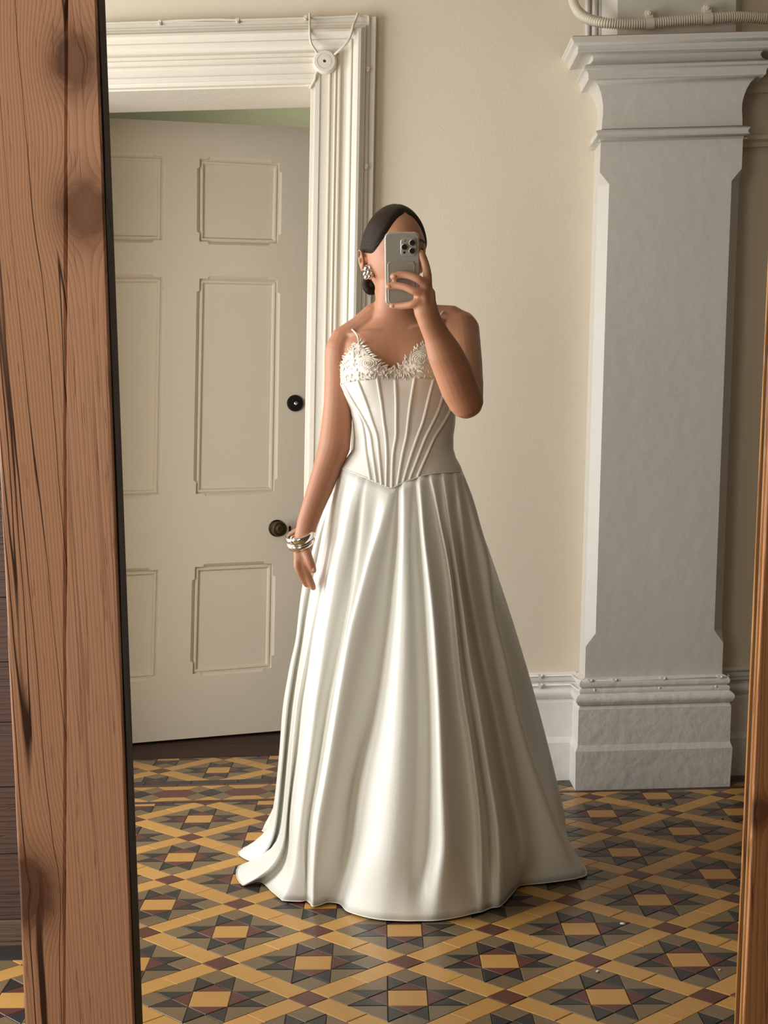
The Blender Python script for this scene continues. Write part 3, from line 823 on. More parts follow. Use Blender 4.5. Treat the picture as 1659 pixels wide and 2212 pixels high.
# shoulders and arms
body.tube([P3(815,688,YP+.02), P3(780,716,YP+.015), P3(745,740,YP+.01), P3(735,760,YP)], [.040, .038, .040, .038], 16)
body.tube([P3(735,757,3.43), P3(733,780,3.43), P3(732,820,3.43), P3(730,870,3.425), P3(727,920,3.42), P3(722,965,3.41), P3(707,1010,3.40), P3(691,1055,3.385), P3(676,1095,3.372), P3(664,1130,3.365), P3(656,1165,3.36)],
          [.037, .0355, .0345, .0342, .0368, .0385, .0335, .0305, .0270, .0250, .0235], 20)
body.tube([P3(893,692,YP+.02), P3(935,690,YP+.015), P3(970,692,YP+.01), P3(992,712,YP)], [.040, .036, .038, .046], 16)
body.tube([P3(992,714,3.43), P3(998,742,3.39), P3(1003,785,3.32), P3(1005,830,3.25), P3(1004,862,3.20)], [.049, .0445, .0420, .0415, .0415], 20)
body.tube([P3(1006,866,3.20), P3(993,840,3.188), P3(978,800,3.168), P3(959,760,3.148), P3(942,722,3.130), P3(927,690,3.115), P3(919,668,3.110)],
          [.0405, .0425, .0425, .0385, .0290, .0262, .0265], 20)
# chest, collar bones, neck
for sgx, sh in ((-1, (752, 722)), (1, (965, 690))):
    q0 = P3(855 + sgx*12, 718, YP-.056); q2 = P3(*sh, YP-.026); q1 = q0.lerp(q2, .5) + Vector((0, -.010, .002))
    body.tube(spline([q0, q1, q2], 4), [.004, .006, .007, .007, .007, .007, .006, .005, .003], 10)
for sgx in (-1, 1):                          # neck cords
    body.tube([P3(855 + sgx*36, 630, YP+.01), P3(855 + sgx*26, 675, YP-.024), P3(855 + sgx*11, 715, YP-.052)], [.012, .0105, .007], 10)
# ---- head
HY = math.radians(24); HCEN = at(851, 551, YP + .012)
hf_ = Vector((math.sin(HY), -math.cos(HY), 0)); hr_ = Vector((math.cos(HY), math.sin(HY), 0)); hu_ = Vector((0.03, 0, 1)).normalized()
def g2(x, z, cx, cz, sx, sz): return math.exp(-((x-cx)/sx)**2 - ((z-cz)/sz)**2)
def head_local(d, off=0.0):
    x, y, z = d
    X, Y, Z = x*.0715, y*.094, z*.1135
    if Z < .015:                             # narrowing to the jaw and chin
        t = min(1, (.015 - Z)/.128); X *= 1 - .36*t**1.5
        if Y > 0: Y *= 1 - .10*t
        else: Y *= 1 - .50*t**1.1
    if Y > 0 and Z < .05: X *= 1 + .04*g2(0, Z, 0, -.03, 1, .035)
    f = max(0, y)**1.0
    if y > .2:
        Y += f*(.0245*g2(X, Z, 0, -.030, .011, .015) + .016*g2(X, Z, 0, -.010, .008, .020) + .005*g2(X, Z, 0, .022, .045, .012))
        Y -= f*.011*(g2(X, Z, .031, .002, .017, .011) + g2(X, Z, -.031, .002, .017, .011))
        Y += f*(.0075*g2(X, Z, 0, -.058, .018, .0055) + .0085*g2(X, Z, 0, -.069, .016, .006) - .003*g2(X, Z, 0, -.0635, .022, .002) + .009*g2(X, Z, 0, -.096, .020, .014))
        Y += f*.005*(g2(X, Z, .042, -.030, .020, .018) + g2(X, Z, -.042, -.030, .020, .018))
    v = Vector((X, Y, Z))
    return v + Vector((x*.0715, y*.094, z*.1135)).normalized()*off
def head_w(v): return HCEN + hr_*v.x + hf_*v.y + hu_*v.z
def head_rows(nu, nv, offf):
    rows = []
    for i in range(nv+1):
        ph = math.pi*(i + .02)/(nv + .04)
        r = []
        for k in range(nu):
            a = 2*math.pi*k/nu
            d = (math.sin(ph)*math.cos(a), math.sin(ph)*math.sin(a), math.cos(ph))
            r.append(head_w(head_local(d, offf(d))))
        rows.append(r)
    return rows
body.grid(head_rows(120, 100, lambda d: 0.0), True, True)
body.tube([HCEN + hf_*-.012 + hu_*-.035, P3(853,640,YP+.012), P3(855,690,YP+.012)], [.043, .047, .053], 24)
# ears
for sgx in (-1, 1):
    ec = Vector((sgx*.0705, -.012, -.012)); pts = []
    for k in range(11):
        a = math.radians(-70 + k*31); pts.append(head_w(ec + Vector((sgx*(.010 + .004*math.sin(a)), -.003 - .012*math.cos(a), .022*math.sin(a) + .002))))
    body.tube(pts, [.0030]*9 + [.0035, .004], 8)
    body.tube([head_w(ec + Vector((sgx*.004, .004, .014))), head_w(ec + Vector((sgx*.007, -.006, 0))), head_w(ec + Vector((sgx*.006, .001, -.024)))], [(.004,.008), (.0045,.010), (.005,.006)], 10, up=hf_)
# ---- hand on the phone (all five fingers)
PY = 3.128
def finger(pts, r0, r1, n=12):
    r0 *= 1.08; r1 *= 1.16
    return finger_(pts, r0, r1, n)
def finger_(pts, r0, r1, n): body.tube(spline(pts, 3), [lerp(r0, r1, i/((len(pts)-1)*3)) for i in range((len(pts)-1)*3+1)], n)
W0 = P3(921, 674, 3.110)
kn = [P3(924,610,3.104), P3(919,614,3.094), P3(916,632,3.090), P3(905,651,3.093)]     # index, middle, ring, little knuckles
for q, r in zip(kn, (.0125, .0125, .0125, .0115)): body.tube([W0 + (q-W0)*.0, W0.lerp(q, .5) + Vector((0,-.003,0)), q], [.0175, .0140, r*.80], 12)
body.tube([P3(925,682,3.110), P3(917,655,3.100), P3(917,630,3.100)], [(.024,.017), (.026,.013), (.024,.011)], 16, up=(1,0,0))
finger([kn[0], P3(922,585,3.106), P3(916,562,3.108), P3(910.5,547,3.108)], .0096, .0070)
finger([kn[1], P3(905,604,3.090), P3(890,597,3.094), P3(868,593,3.102), P3(850,597,3.106)], .0094, .0070)
finger([kn[2], P3(897,629,3.088), P3(876,620,3.096), P3(855,617,3.106), P3(839,618.5,3.112)], .0092, .0068)
finger([kn[3], P3(892,657,3.096), P3(876,660,3.106), P3(860,661,3.116), P3(847,661,3.122)], .0086, .0064)
finger([P3(922,660,3.112), P3(917,640,3.130), P3(905,618,3.146), P3(890,600,3.148)], .0125, .0082)
# ---- hanging hand
hw0 = P3(656, 1165, 3.36)
body.tube([P3(656,1160,3.36), P3(655,1180,3.356), P3(653,1200,3.352), P3(651,1218,3.350)], [(.0215,.016), (.0225,.015), (.0215,.014), (.0185,.012)], 16, up=(1,0,0))
finger([P3(657,1180,3.350), P3(663,1196,3.340), P3(669,1212,3.334), P3(674,1224,3.333), P3(677,1232,3.334)], .0115, .0070)
finger([P3(656,1208,3.350), P3(657,1224,3.345), P3(666,1245,3.346), P3(673,1260,3.350), P3(677,1270,3.355)], .0100, .0062)
finger([P3(645,1208,3.352), P3(643,1222,3.344), P3(651,1242,3.347), P3(657,1253,3.354), P3(662,1263,3.362)], .0102, .0064)
finger([P3(644,1206,3.362), P3(645,1226,3.358), P3(653,1243,3.364), P3(660,1256,3.374), P3(665,1264,3.382)], .0094, .0060)
finger([P3(647,1204,3.370), P3(649,1222,3.370), P3(656,1236,3.378), P3(662,1246,3.386), P3(666,1253,3.392)], .0084, .0056)
# legs and feet under the skirt
for sgx in (-1, 1):
    x0 = 0.04 + sgx*.085
    body.tube([(x0, YP+.02, .80), (x0, YP+.02, .62), (x0-.0*sgx, YP+.03, .44), (x0, YP+.05, .30), (x0, YP+.05, .09)], [.085, .072, .050, .050, .036], 16)
    body.tube([(x0, YP+.07, .045), (x0+.01*sgx, YP-.02, .04), (x0+.015*sgx, YP-.11, .026)], [(.033,.036), (.036,.034), (.034,.020)], 14, up=(1,0,0))
bo_ = keep(body.build('body', M['skin'], person, True, fix=False))
md = bo_.modifiers.new('weld', 'REMESH'); md.mode = 'VOXEL'; md.voxel_size = 0.0030; md.use_smooth_shade = True
md = bo_.modifiers.new('soft', 'SMOOTH'); md.factor = 0.5; md.iterations = 5
# nails
for (x, y, Y) in ((852,597,3.0975), (841,618.5,3.1035), (848.5,661,3.114), (677.5,1231,3.3262)):
    p = P3(x, y, Y); mb = MB(); mb.ball(p, (.0050, .0018, .0038) if y < 1000 else (.0038,.0018,.0052), 10, 6); keep(mb.build('nail', M['nail'], person, True))
# ---- hair
def hair_mat():
    t = NT('hair')
    n1 = t.noise(30, stretch=(1, 1, 1), detail=3)
    ax_ = hf_*.60 - hu_*.80 + hr_*.12
    dt = t.n('ShaderNodeVectorMath', operation='DOT_PRODUCT'); t.put(dt, 0, t.oc()); dt.inputs[1].default_value = ax_
    cb = t.n('ShaderNodeCombineXYZ'); t.put(cb, 0, dt.outputs['Value']); t.put(cb, 1, t.math('MULTIPLY', n1, .01))
    wv = t.n('ShaderNodeTexWave', wave_type='BANDS', bands_direction='X'); t.put(wv, 'Vector', cb.outputs[0]); wv.inputs['Scale'].default_value = 130; wv.inputs['Distortion'].default_value = 5; wv.inputs['Detail'].default_value = 4; wv.inputs['Detail Scale'].default_value = 2.5
    c = t.mix(wv.outputs['Fac'], (0.009, 0.005, 0.0035), (0.034, 0.019, 0.012))
    t.base(c); t.rough(0.46); t.b.inputs['Specular IOR Level'].default_value = 0.22
    t.b.inputs['Anisotropic'].default_value = 0.6
    t.bump(wv.outputs['Fac'], 0.4, 0.002)
    return t.m
M['hair'] = hair_mat()
def hair_off(d):
    x, y, z = d
    # hairline: across the brow, down in front of the ears, round to the nape
    side = abs(x)
    if y > 0:
        line = .74 - .72*(abs(x - .05)/.95)**1.9 + .04*math.exp(-((x-.05)/.08)**2)
        line = lerp(line, -.02, sm(.78, 1.0, side)*(1 - sm(.0, .55, y)))
    else:
        line = -.02 - .55*sm(0, .45, -y)
    m = sm(line - .05, line + .16, z)
    part = .0022*math.exp(-((x - .03)/.035)**2)*(1 if z > .2 else 0)
    return -.005 + .0125*m - part*m
hm = MB(); hm.grid(head_rows(160, 140, hair_off), True, True)
hair = keep(hm.build('hair', M['hair'], person, True))
bun = MB(); bc = head_w(Vector((-.024, -.080, -.062)))
for k in range(3):
    pts = []
    for q in range(15):
        a = q/14*2*math.pi; r = .014 - .004*k
        pts.append(bc + hr_*(math.cos(a)*r) - hf_*(.006*k) + hu_*(math.sin(a)*r*1.15))
    bun.tube(pts, .0105 - .0015*k, 10)
bun.ball(bc, .015)
hb_ = keep(bun.build('bun', M['hair'], person, True)); tag(hb_, 'low twisted dark bun at the nape')
# brows and eyes
for sgx in (-1, 1):
    pts = []
    for k in range(9):
        t_ = k/8; X = sgx*lerp(.013, .050, t_); Z = .0215 + .006*math.sin(t_*2.4) - .004*t_
        dv = Vector((X/.0715, 0, Z/.1135)); yy_ = math.sqrt(max(.05, 1 - dv.x**2 - dv.z**2)); pts.append(head_w(head_local((dv.x, yy_, dv.z), .0006)))
    mb = MB(); mb.tube(pts, [(.0012 + .0016*math.sin(math.pi*min(1, .15+k/9)), .0032*(1 - .6*k/8)) for k in range(9)], 8, up=hf_)
    keep(mb.build('eyebrow', M['hair'], person, True))
    dv = Vector((sgx*.031/.0715, 0, .002/.1135)); yy_ = math.sqrt(1 - dv.x**2 - dv.z**2); q = head_local((dv.x, yy_, dv.z), -.0080)
    mb = MB(); mb.ball(head_w(q), (.0115, .0115, .0092), 16, 12); M.setdefault('sclera', plain('sclera', (0.6, 0.52, 0.46), 0.2)); eye = keep(mb.build('eye', M['sclera'], person, True))
    mb = MB(); mb.ball(head_w(q + Vector((0, .0085, 0))), (.0052, .0042, .0050), 14, 10); M.setdefault('iris', plain('iris', (0.035, 0.017, 0.008), 0.12)); keep(mb.build('iris', M['iris'], eye, True))
    pts = [head_w(q + Vector((sgx*lerp(-.013, .015, k/8), .0075 - .004*abs(k/4-1)**2, .0035 + .0035*math.sin(math.pi*k/8)))) for k in range(9)]
    mb = MB(); mb.tube(pts, .0014, 8); keep(mb.build('eyelash', M['hair'], person, True))
lp = NT('lips'); lp.base((0.42, 0.13, 0.10)); lp.rough(.4); M['lips'] = lp.m
for Zc, hgt, sgn in ((-.058, .0042, 1), (-.069, .0050, -1)):
    mb = MB(); pts = []; rr = []
    for k in range(13):
        t_ = k/12*2 - 1; X = t_*.023; Z = Zc + (.0015*math.exp(-((abs(t_)-.25)/.2)**2) if sgn > 0 else .004*t_*t_)
        dv = Vector((X/.06, 0, Z/.1135)); yy_ = math.sqrt(max(.05, 1 - dv.x**2 - dv.z**2)); p_ = head_local((dv.x*.06/.0715*1.18, yy_, dv.z), .0); pts.append(head_w(p_)); rr.append((.0022*(1-t_*t_)+.0004, hgt*(1-t_*t_)+.0005))
    mb.tube(pts, rr, 8, up=hf_); keep(mb.build('lip', M['lips'], person, True))

# ================================================================== GOWN (clothing: parts of the person)
def satin(name, col, rough=.36):
    t = NT(name)
    n1 = t.noise(9, detail=3); n2 = t.noise(38, stretch=(1, 1, .35), detail=3)
    t.base(t.mix(t.math('MULTIPLY', n1, .35), col, tuple(c*.95 for c in col)))
    t.rough(t.math('ADD', rough - .06, t.math('MULTIPLY', n1, .14)))
    t.b.inputs['Specular IOR Level'].default_value = .55
    t.b.inputs['Sheen Weight'].default_value = .25; t.b.inputs['Sheen Roughness'].default_value = .4
    wv = t.n('ShaderNodeTexWave', wave_type='BANDS', bands_direction='DIAGONAL'); t.put(wv, 'Vector', t.oc()); wv.inputs['Scale'].default_value = 420; wv.inputs['Distortion'].default_value = .4
    t.bump(t.math('ADD', n2, t.math('MULTIPLY', wv.outputs['Fac'], .05)), .15, .006)
    return t.m
M['satin'] = satin('ivory_satin', (0.81, 0.81, 0.745))
M['bodice'] = satin('bodice_satin', (0.785, 0.755, 0.675), .38)
M['lace'] = satin('corded_lace', (0.70, 0.635, 0.535), .5)
M['pearl'] = plain('pearl', (0.78, 0.70, 0.60), 0.18)
SEAM = [(690,995),(733,1010),(770,1024),(800,1037),(845,1056),(872,1042),(915,1027),(940,1022),(1000,1019),(1050,1010)]
def seam_y(px): return table(SEAM, px)[0]
# bodice silhouette
BT = [(600, 800, 910,.06,.06),(735, 735, 990, .080, .092), (760, 735, 988, .102, .092), (790, 735, 987, .122, .092), (812, 735, 988, .128, .092), (827, 735, 988, .128, .092), (849, 740, 986, .122, .092), (881, 755, 985, .112, .092), (914, 762, 984, .104, .090),
      (943, 764, 980, .098, .090), (970, 762, 980, .098, .094), (988, 749, 985, .102, .10), (1008, 733, 996, .108, .108), (1022, 727, 1000, .112, .112), (1060, 714, 1008, .12, .12), (1100, 705, 1012, .125, .12)]
BOD2 = []
for py, L, Rr, hf, hbk in BT:
    a, b = at(L, py, YP), at(Rr, py, YP); BOD2.append(((a.z+b.z)/2, (a.x+b.x)/2, (b.x-a.x)/2, hf, hbk))
BOD2.sort()
def bod(px, py, off=0.0):
    """front surface of the bodice seen at a picture point"""
    Y = YP - .08
    for _ in range(14):
        P = at(px, py, Y); cx, hw, hf, hbk = table(BOD2, P.z)
        c = max(-.9999, min(.9999, (P.x - cx)/hw)); d = hf*(1 - abs(c)**(2/.92))**(.92/2)
        y = YP - d - off*(.25 + .75*math.sqrt(1-c*c))
        for bx, bz in bustc: y -= .026*math.exp(-((P.x-bx)/.046)**2 - ((P.z-bz)/.046)**2)
        Y = Y*.4 + y*.6
    return at(px, py, Y)
def top_y(px):
    return table([(700,826),(737,826),(770,820),(800,816),(852,811),(900,814),(950,817),(990,822)], px)[0]
def sil(py, side):                           # silhouette x at picture y
    return table([(b[0], b[1], b[2]) for b in BT], py)[side]
bd = MB(); rows = []; NV, NU = 44, 72
for i in range(NV+1):
    v = i/NV; r = []
    for k in range(NU+1):
        c = -math.cos(math.pi*k/NU); mid = lerp(820, 1015, v)
        L, Rr = sil(mid, 0), sil(mid, 1); px = lerp(L, Rr, (c+1)/2)
        for _ in range(3):
            py = lerp(top_y(px), seam_y(px), v); L, Rr = sil(py, 0), sil(py, 1); px = lerp(L+.3, Rr-.3, (c+1)/2)
        py = lerp(top_y(px), seam_y(px), v)
        # pulled, slightly crinkled satin towards the sides of the waist
        wr_ = .0011*math.sin(py*.42 + px*.11)*sm(.45, .95, abs(c))*math.exp(-((py-925)/55)**2)
        r.append(bod(px, py, .001 + wr_))
    # back half
    a, b = r[-1], r[0]
    for k in range(1, 24):
        th = math.pi*k/24; z = lerp(a.z, b.z, k/24); cx, hw, hf, hbk = table(BOD2, z)
        r.append(Vector(((a.x+b.x)/2 + (a.x-b.x)/2*math.cos(th), YP + hbk*math.sin(th), z)))
    rows.append(r)
bd.grid(rows, True)
bodice = keep(bd.build('bodice', M['bodice'], person, True)); tag(bodice, 'boned satin corset bodice with a pointed waist')
md = bodice.modifiers.new('thick', 'SOLIDIFY'); md.thickness = .0025; md.offset = -1
BONES = [[(738,829),(748,850),(767,878),(779,903),(787,935),(792,985),(800,1035)],
         [(742,829),(763,866),(779,893),(793,920),(801,943),(806,985),(813.5,1041)],
         [(773.5,822),(791.5,869),(806,914),(815,943),(819,985),(824.5,1046)],
         [(815,816),(824,869),(829,910),(833.5,943),(835.5,985),(834.5,1050)],
         [(853.5,812),(856,869),(856,910),(855.5,943),(849,985),(846.5,1053)],
         [(896,815),(887,869),(882,910),(878,943),(869,985),(859,1046)],
         [(936,818),(924,869),(914,910),(902,943),(888,985),(871.5,1040)],
         [(962,832),(949,880),(936,910),(920,943),(904,985),(885.5,1034)],
         [(977,865),(969,892),(955,918),(938,945),(921,985),(902.5,1028)]]
for b in BONES:
    mb = MB(); pts = []
    for p in spline([Vector((x, y, 0)) for x, y in b], 6): pts.append(bod(p.x, p.y, .0016))
    mb.tube(pts, [(.0040, .0030)]*len(pts), 8, up=(1,0,0)); keep(mb.build('boning_channel', M['bodice'], bodice, True))
mb = MB(); pts = [bod(x, seam_y(x)-.5, .002) for x in range(734, 1000, 7)]; mb.tube(pts, .0018, 6); keep(mb.build('waist_piping', M['bodice'], bodice, True))
mb = MB(); pts = [bod(x, top_y(x)+.5, .001) for x in range(738, 986, 6)]; mb.tube(pts, .0014, 6); keep(mb.build('top_binding', M['bodice'], bodice, True))
# ---- lace cups of leaves, roses and pearls
OUTL = {0: [(734,806),(737,790),(744,772),(756,756),(768,745),(775,739),(783,747),(793,758),(804,772),(818,784),(834,796),(850,804)],
        1: [(853,804),(862,795),(875,782),(886,769),(897,757),(908,748),(919,740),(934,744),(948,757),(964,778),(980,798),(985,806)]}
ROSE = {0: (795, 785), 1: (905, 776)}
leafp = {}
def leaf_mesh(kind):
    mb = MB(); L, W = ((1.0, .34), (.85, .42), (1.15, .26))[kind]; rows = []
    for i in range(7):
        t = i/6; w_ = W*.5*math.sin(math.pi*min(1, t*.93+.05))**.8
        rows.append([(L*t, -w_, .0 ), (L*t + .04, -w_*.5, .16*math.sin(math.pi*t)), (L*t+.06, 0, .10*math.sin(math.pi*t)+.05), (L*t + .04, w_*.5, .16*math.sin(math.pi*t)), (L*t, w_, 0)])
    mb.grid(rows); return mb
for side in (0, 1):
    ol = OUTL[side]; xa_, xb_ = ol[0][0], ol[-1][0]
    def up_y(px): return table(ol, px)[0]
    mb = MB(); rows = []
    for i in range(15):
        r = []
        for k in range(41):
            px = lerp(xa_+.5, xb_-.5, k/40); yl = top_y(px) + 3; yu = up_y(px) + 2
            r.append(bod(px, lerp(yl, min(yu, yl-1), i/14), .001))
        rows.append(r)
    mb.grid(rows)
    cup = keep(mb.build('lace_cup', M['lace'], person, True)); tag(cup, 'corded lace cup with a rose, on the image %s' % ('left' if side == 0 else 'right, partly behind the raised arm'))
    cup.modifiers.new('thick', 'SOLIDIFY').thickness = .002
    rx, ry = ROSE[side]
    def place(px, py, ang, size, kind, lift=.002, tilt=.25):
        P = bod(px, py, lift); ex = bod(px+3, py, lift) - bod(px-3, py, lift); ez = bod(px, py-3, lift) - bod(px, py+3, lift)
        ex.normalize(); nrm = ex.cross(ez).normalized(); nrm = -nrm if nrm.y > 0 else nrm; ez = nrm.cross(ex)
        ez = -ez if ez.z < 0 else ez
        X = (ex*math.cos(ang) + ez*math.sin(ang)); X = (X + nrm*tilt).normalized(); Yv = nrm.cross(X).normalized(); Z = X.cross(Yv)
        m = Matrix((X, Yv, Z)).transposed().to_4x4(); m = m @ Matrix.Scale(size, 4); m.translation = P
        if kind not in leafp:
            o = leaf_mesh(kind).build('lace_leaf', M['lace'], None, True); leafp[kind] = o.data; bpy.data.objects.remove(o)
        o = bpy.data.objects.new('lace_leaf', leafp[kind]); COL.objects.link(o); o.parent = cup; o.matrix_basis = m
        return o
    pts2 = [Vector((x, y, 0)) for x, y in ol]
    edge = spline(pts2, 3)
    for i, p in enumerate(edge):             # leaves standing along the upper edge
        a = edge[max(0, i-1)]; b = edge[min(len(edge)-1, i+1)]; tx, ty = (b.x-a.x), -(b.y-a.y)
        up_a = math.atan2(ty, tx) + math.pi/2
        place(p.x, p.y+4, up_a + random.uniform(-.5, .3) + (.55 if side == 0 and p.x < 775 else -.4), random.uniform(.012, .017), random.choice((0, 2)), .002, .15)
    tries = 0; n_ = 0
    while n_ < 150 and tries < 4000:
        tries += 1
        px = random.uniform(xa_+2, xb_-2); yu, yl = up_y(px)+5, top_y(px)-1
        if yl - yu < 2: continue
        py = random.uniform(yu, yl); dxr, dyr = px-rx, py-ry
        if (dxr/19)**2 + (dyr/14)**2 < 1: continue
        place(px, py, math.atan2(-dyr, dxr) + random.choice((-1.1, 1.1)) + random.uniform(-.5, .5), random.uniform(.009, .014), random.randrange(3), random.uniform(.001, .003), random.uniform(.05, .5)); n_ += 1
    # rose: rings of curled petals round a cluster of pearls
    for rr, cnt, wd in ((17, 9, .0022), (12.5, 7, .0021), (8, 5, .0018)):
        for k in range(cnt):
            a0 = 2*math.pi*k/cnt + rr; pts = []
            for q in range(6):
                a = a0 + (q/5)*(2*math.pi/cnt)*1.15; f = rr*(1 + .10*math.sin(math.pi*q/5))
                pts.append(bod(rx + math.cos(a)*f, ry + math.sin(a)*f*.78, .0042 - rr*.00008))
            mb = MB(); mb.tube(pts, [wd*(.55 + .45*math.sin(math.pi*q/5)) for q in range(6)], 8); keep(mb.build('rose_petal', M['lace'], cup, True))
    for k in range(9):
        a = 2*math.pi*k/8; f = 0 if k == 8 else 4.2
        mb = MB(); mb.ball(bod(rx + math.cos(a)*f, ry + math.sin(a)*f*.85, .005), .0016, 8, 6); keep(mb.build('pearl', M['pearl'], cup, True))
    for k in range(11):
        a = lerp(.3, 2.8, k/10); mb = MB(); mb.ball(bod(rx + math.cos(a)*14.8, ry + math.sin(a)*11.5, .0052), .0012, 8, 6); keep(mb.build('pearl', M['pearl'], cup, True))
    for k in range(26):
        px = random.uniform(xa_+8, xb_-6); yu, yl = up_y(px)+6, top_y(px)-3
        if yl < yu: continue
        mb = MB(); mb.ball(bod(px, random.uniform(yu, yl), .005), .0013, 8, 6); keep(mb.build('pearl', M['pearl'], cup, True))
for pts, lb in (([bod(775,741,.004), P3(774,732,YP-.088), P3(770,722,YP-.070), P3(763,714,YP-.035), P3(757,711,YP), P3(757,716,YP+.05), P3(764,745,YP+.085), P3(775,800,YP+.094)], 'thin ivory shoulder strap, image left'),
                ([bod(925,743,.004), P3(936,725,YP-.085), P3(945,700,YP-.068), P3(951,682,YP-.040), P3(960,671,YP-.012), P3(966,670,YP+.02), P3(962,690,YP+.072), P3(950,740,YP+.090), P3(945,800,YP+.094)], 'thin ivory shoulder strap, image right')):
    mb = MB(); mb.tube(spline(pts, 5), (.0021), 8); tag(keep(mb.build('shoulder_strap', M['bodice'], person, True)), lb)
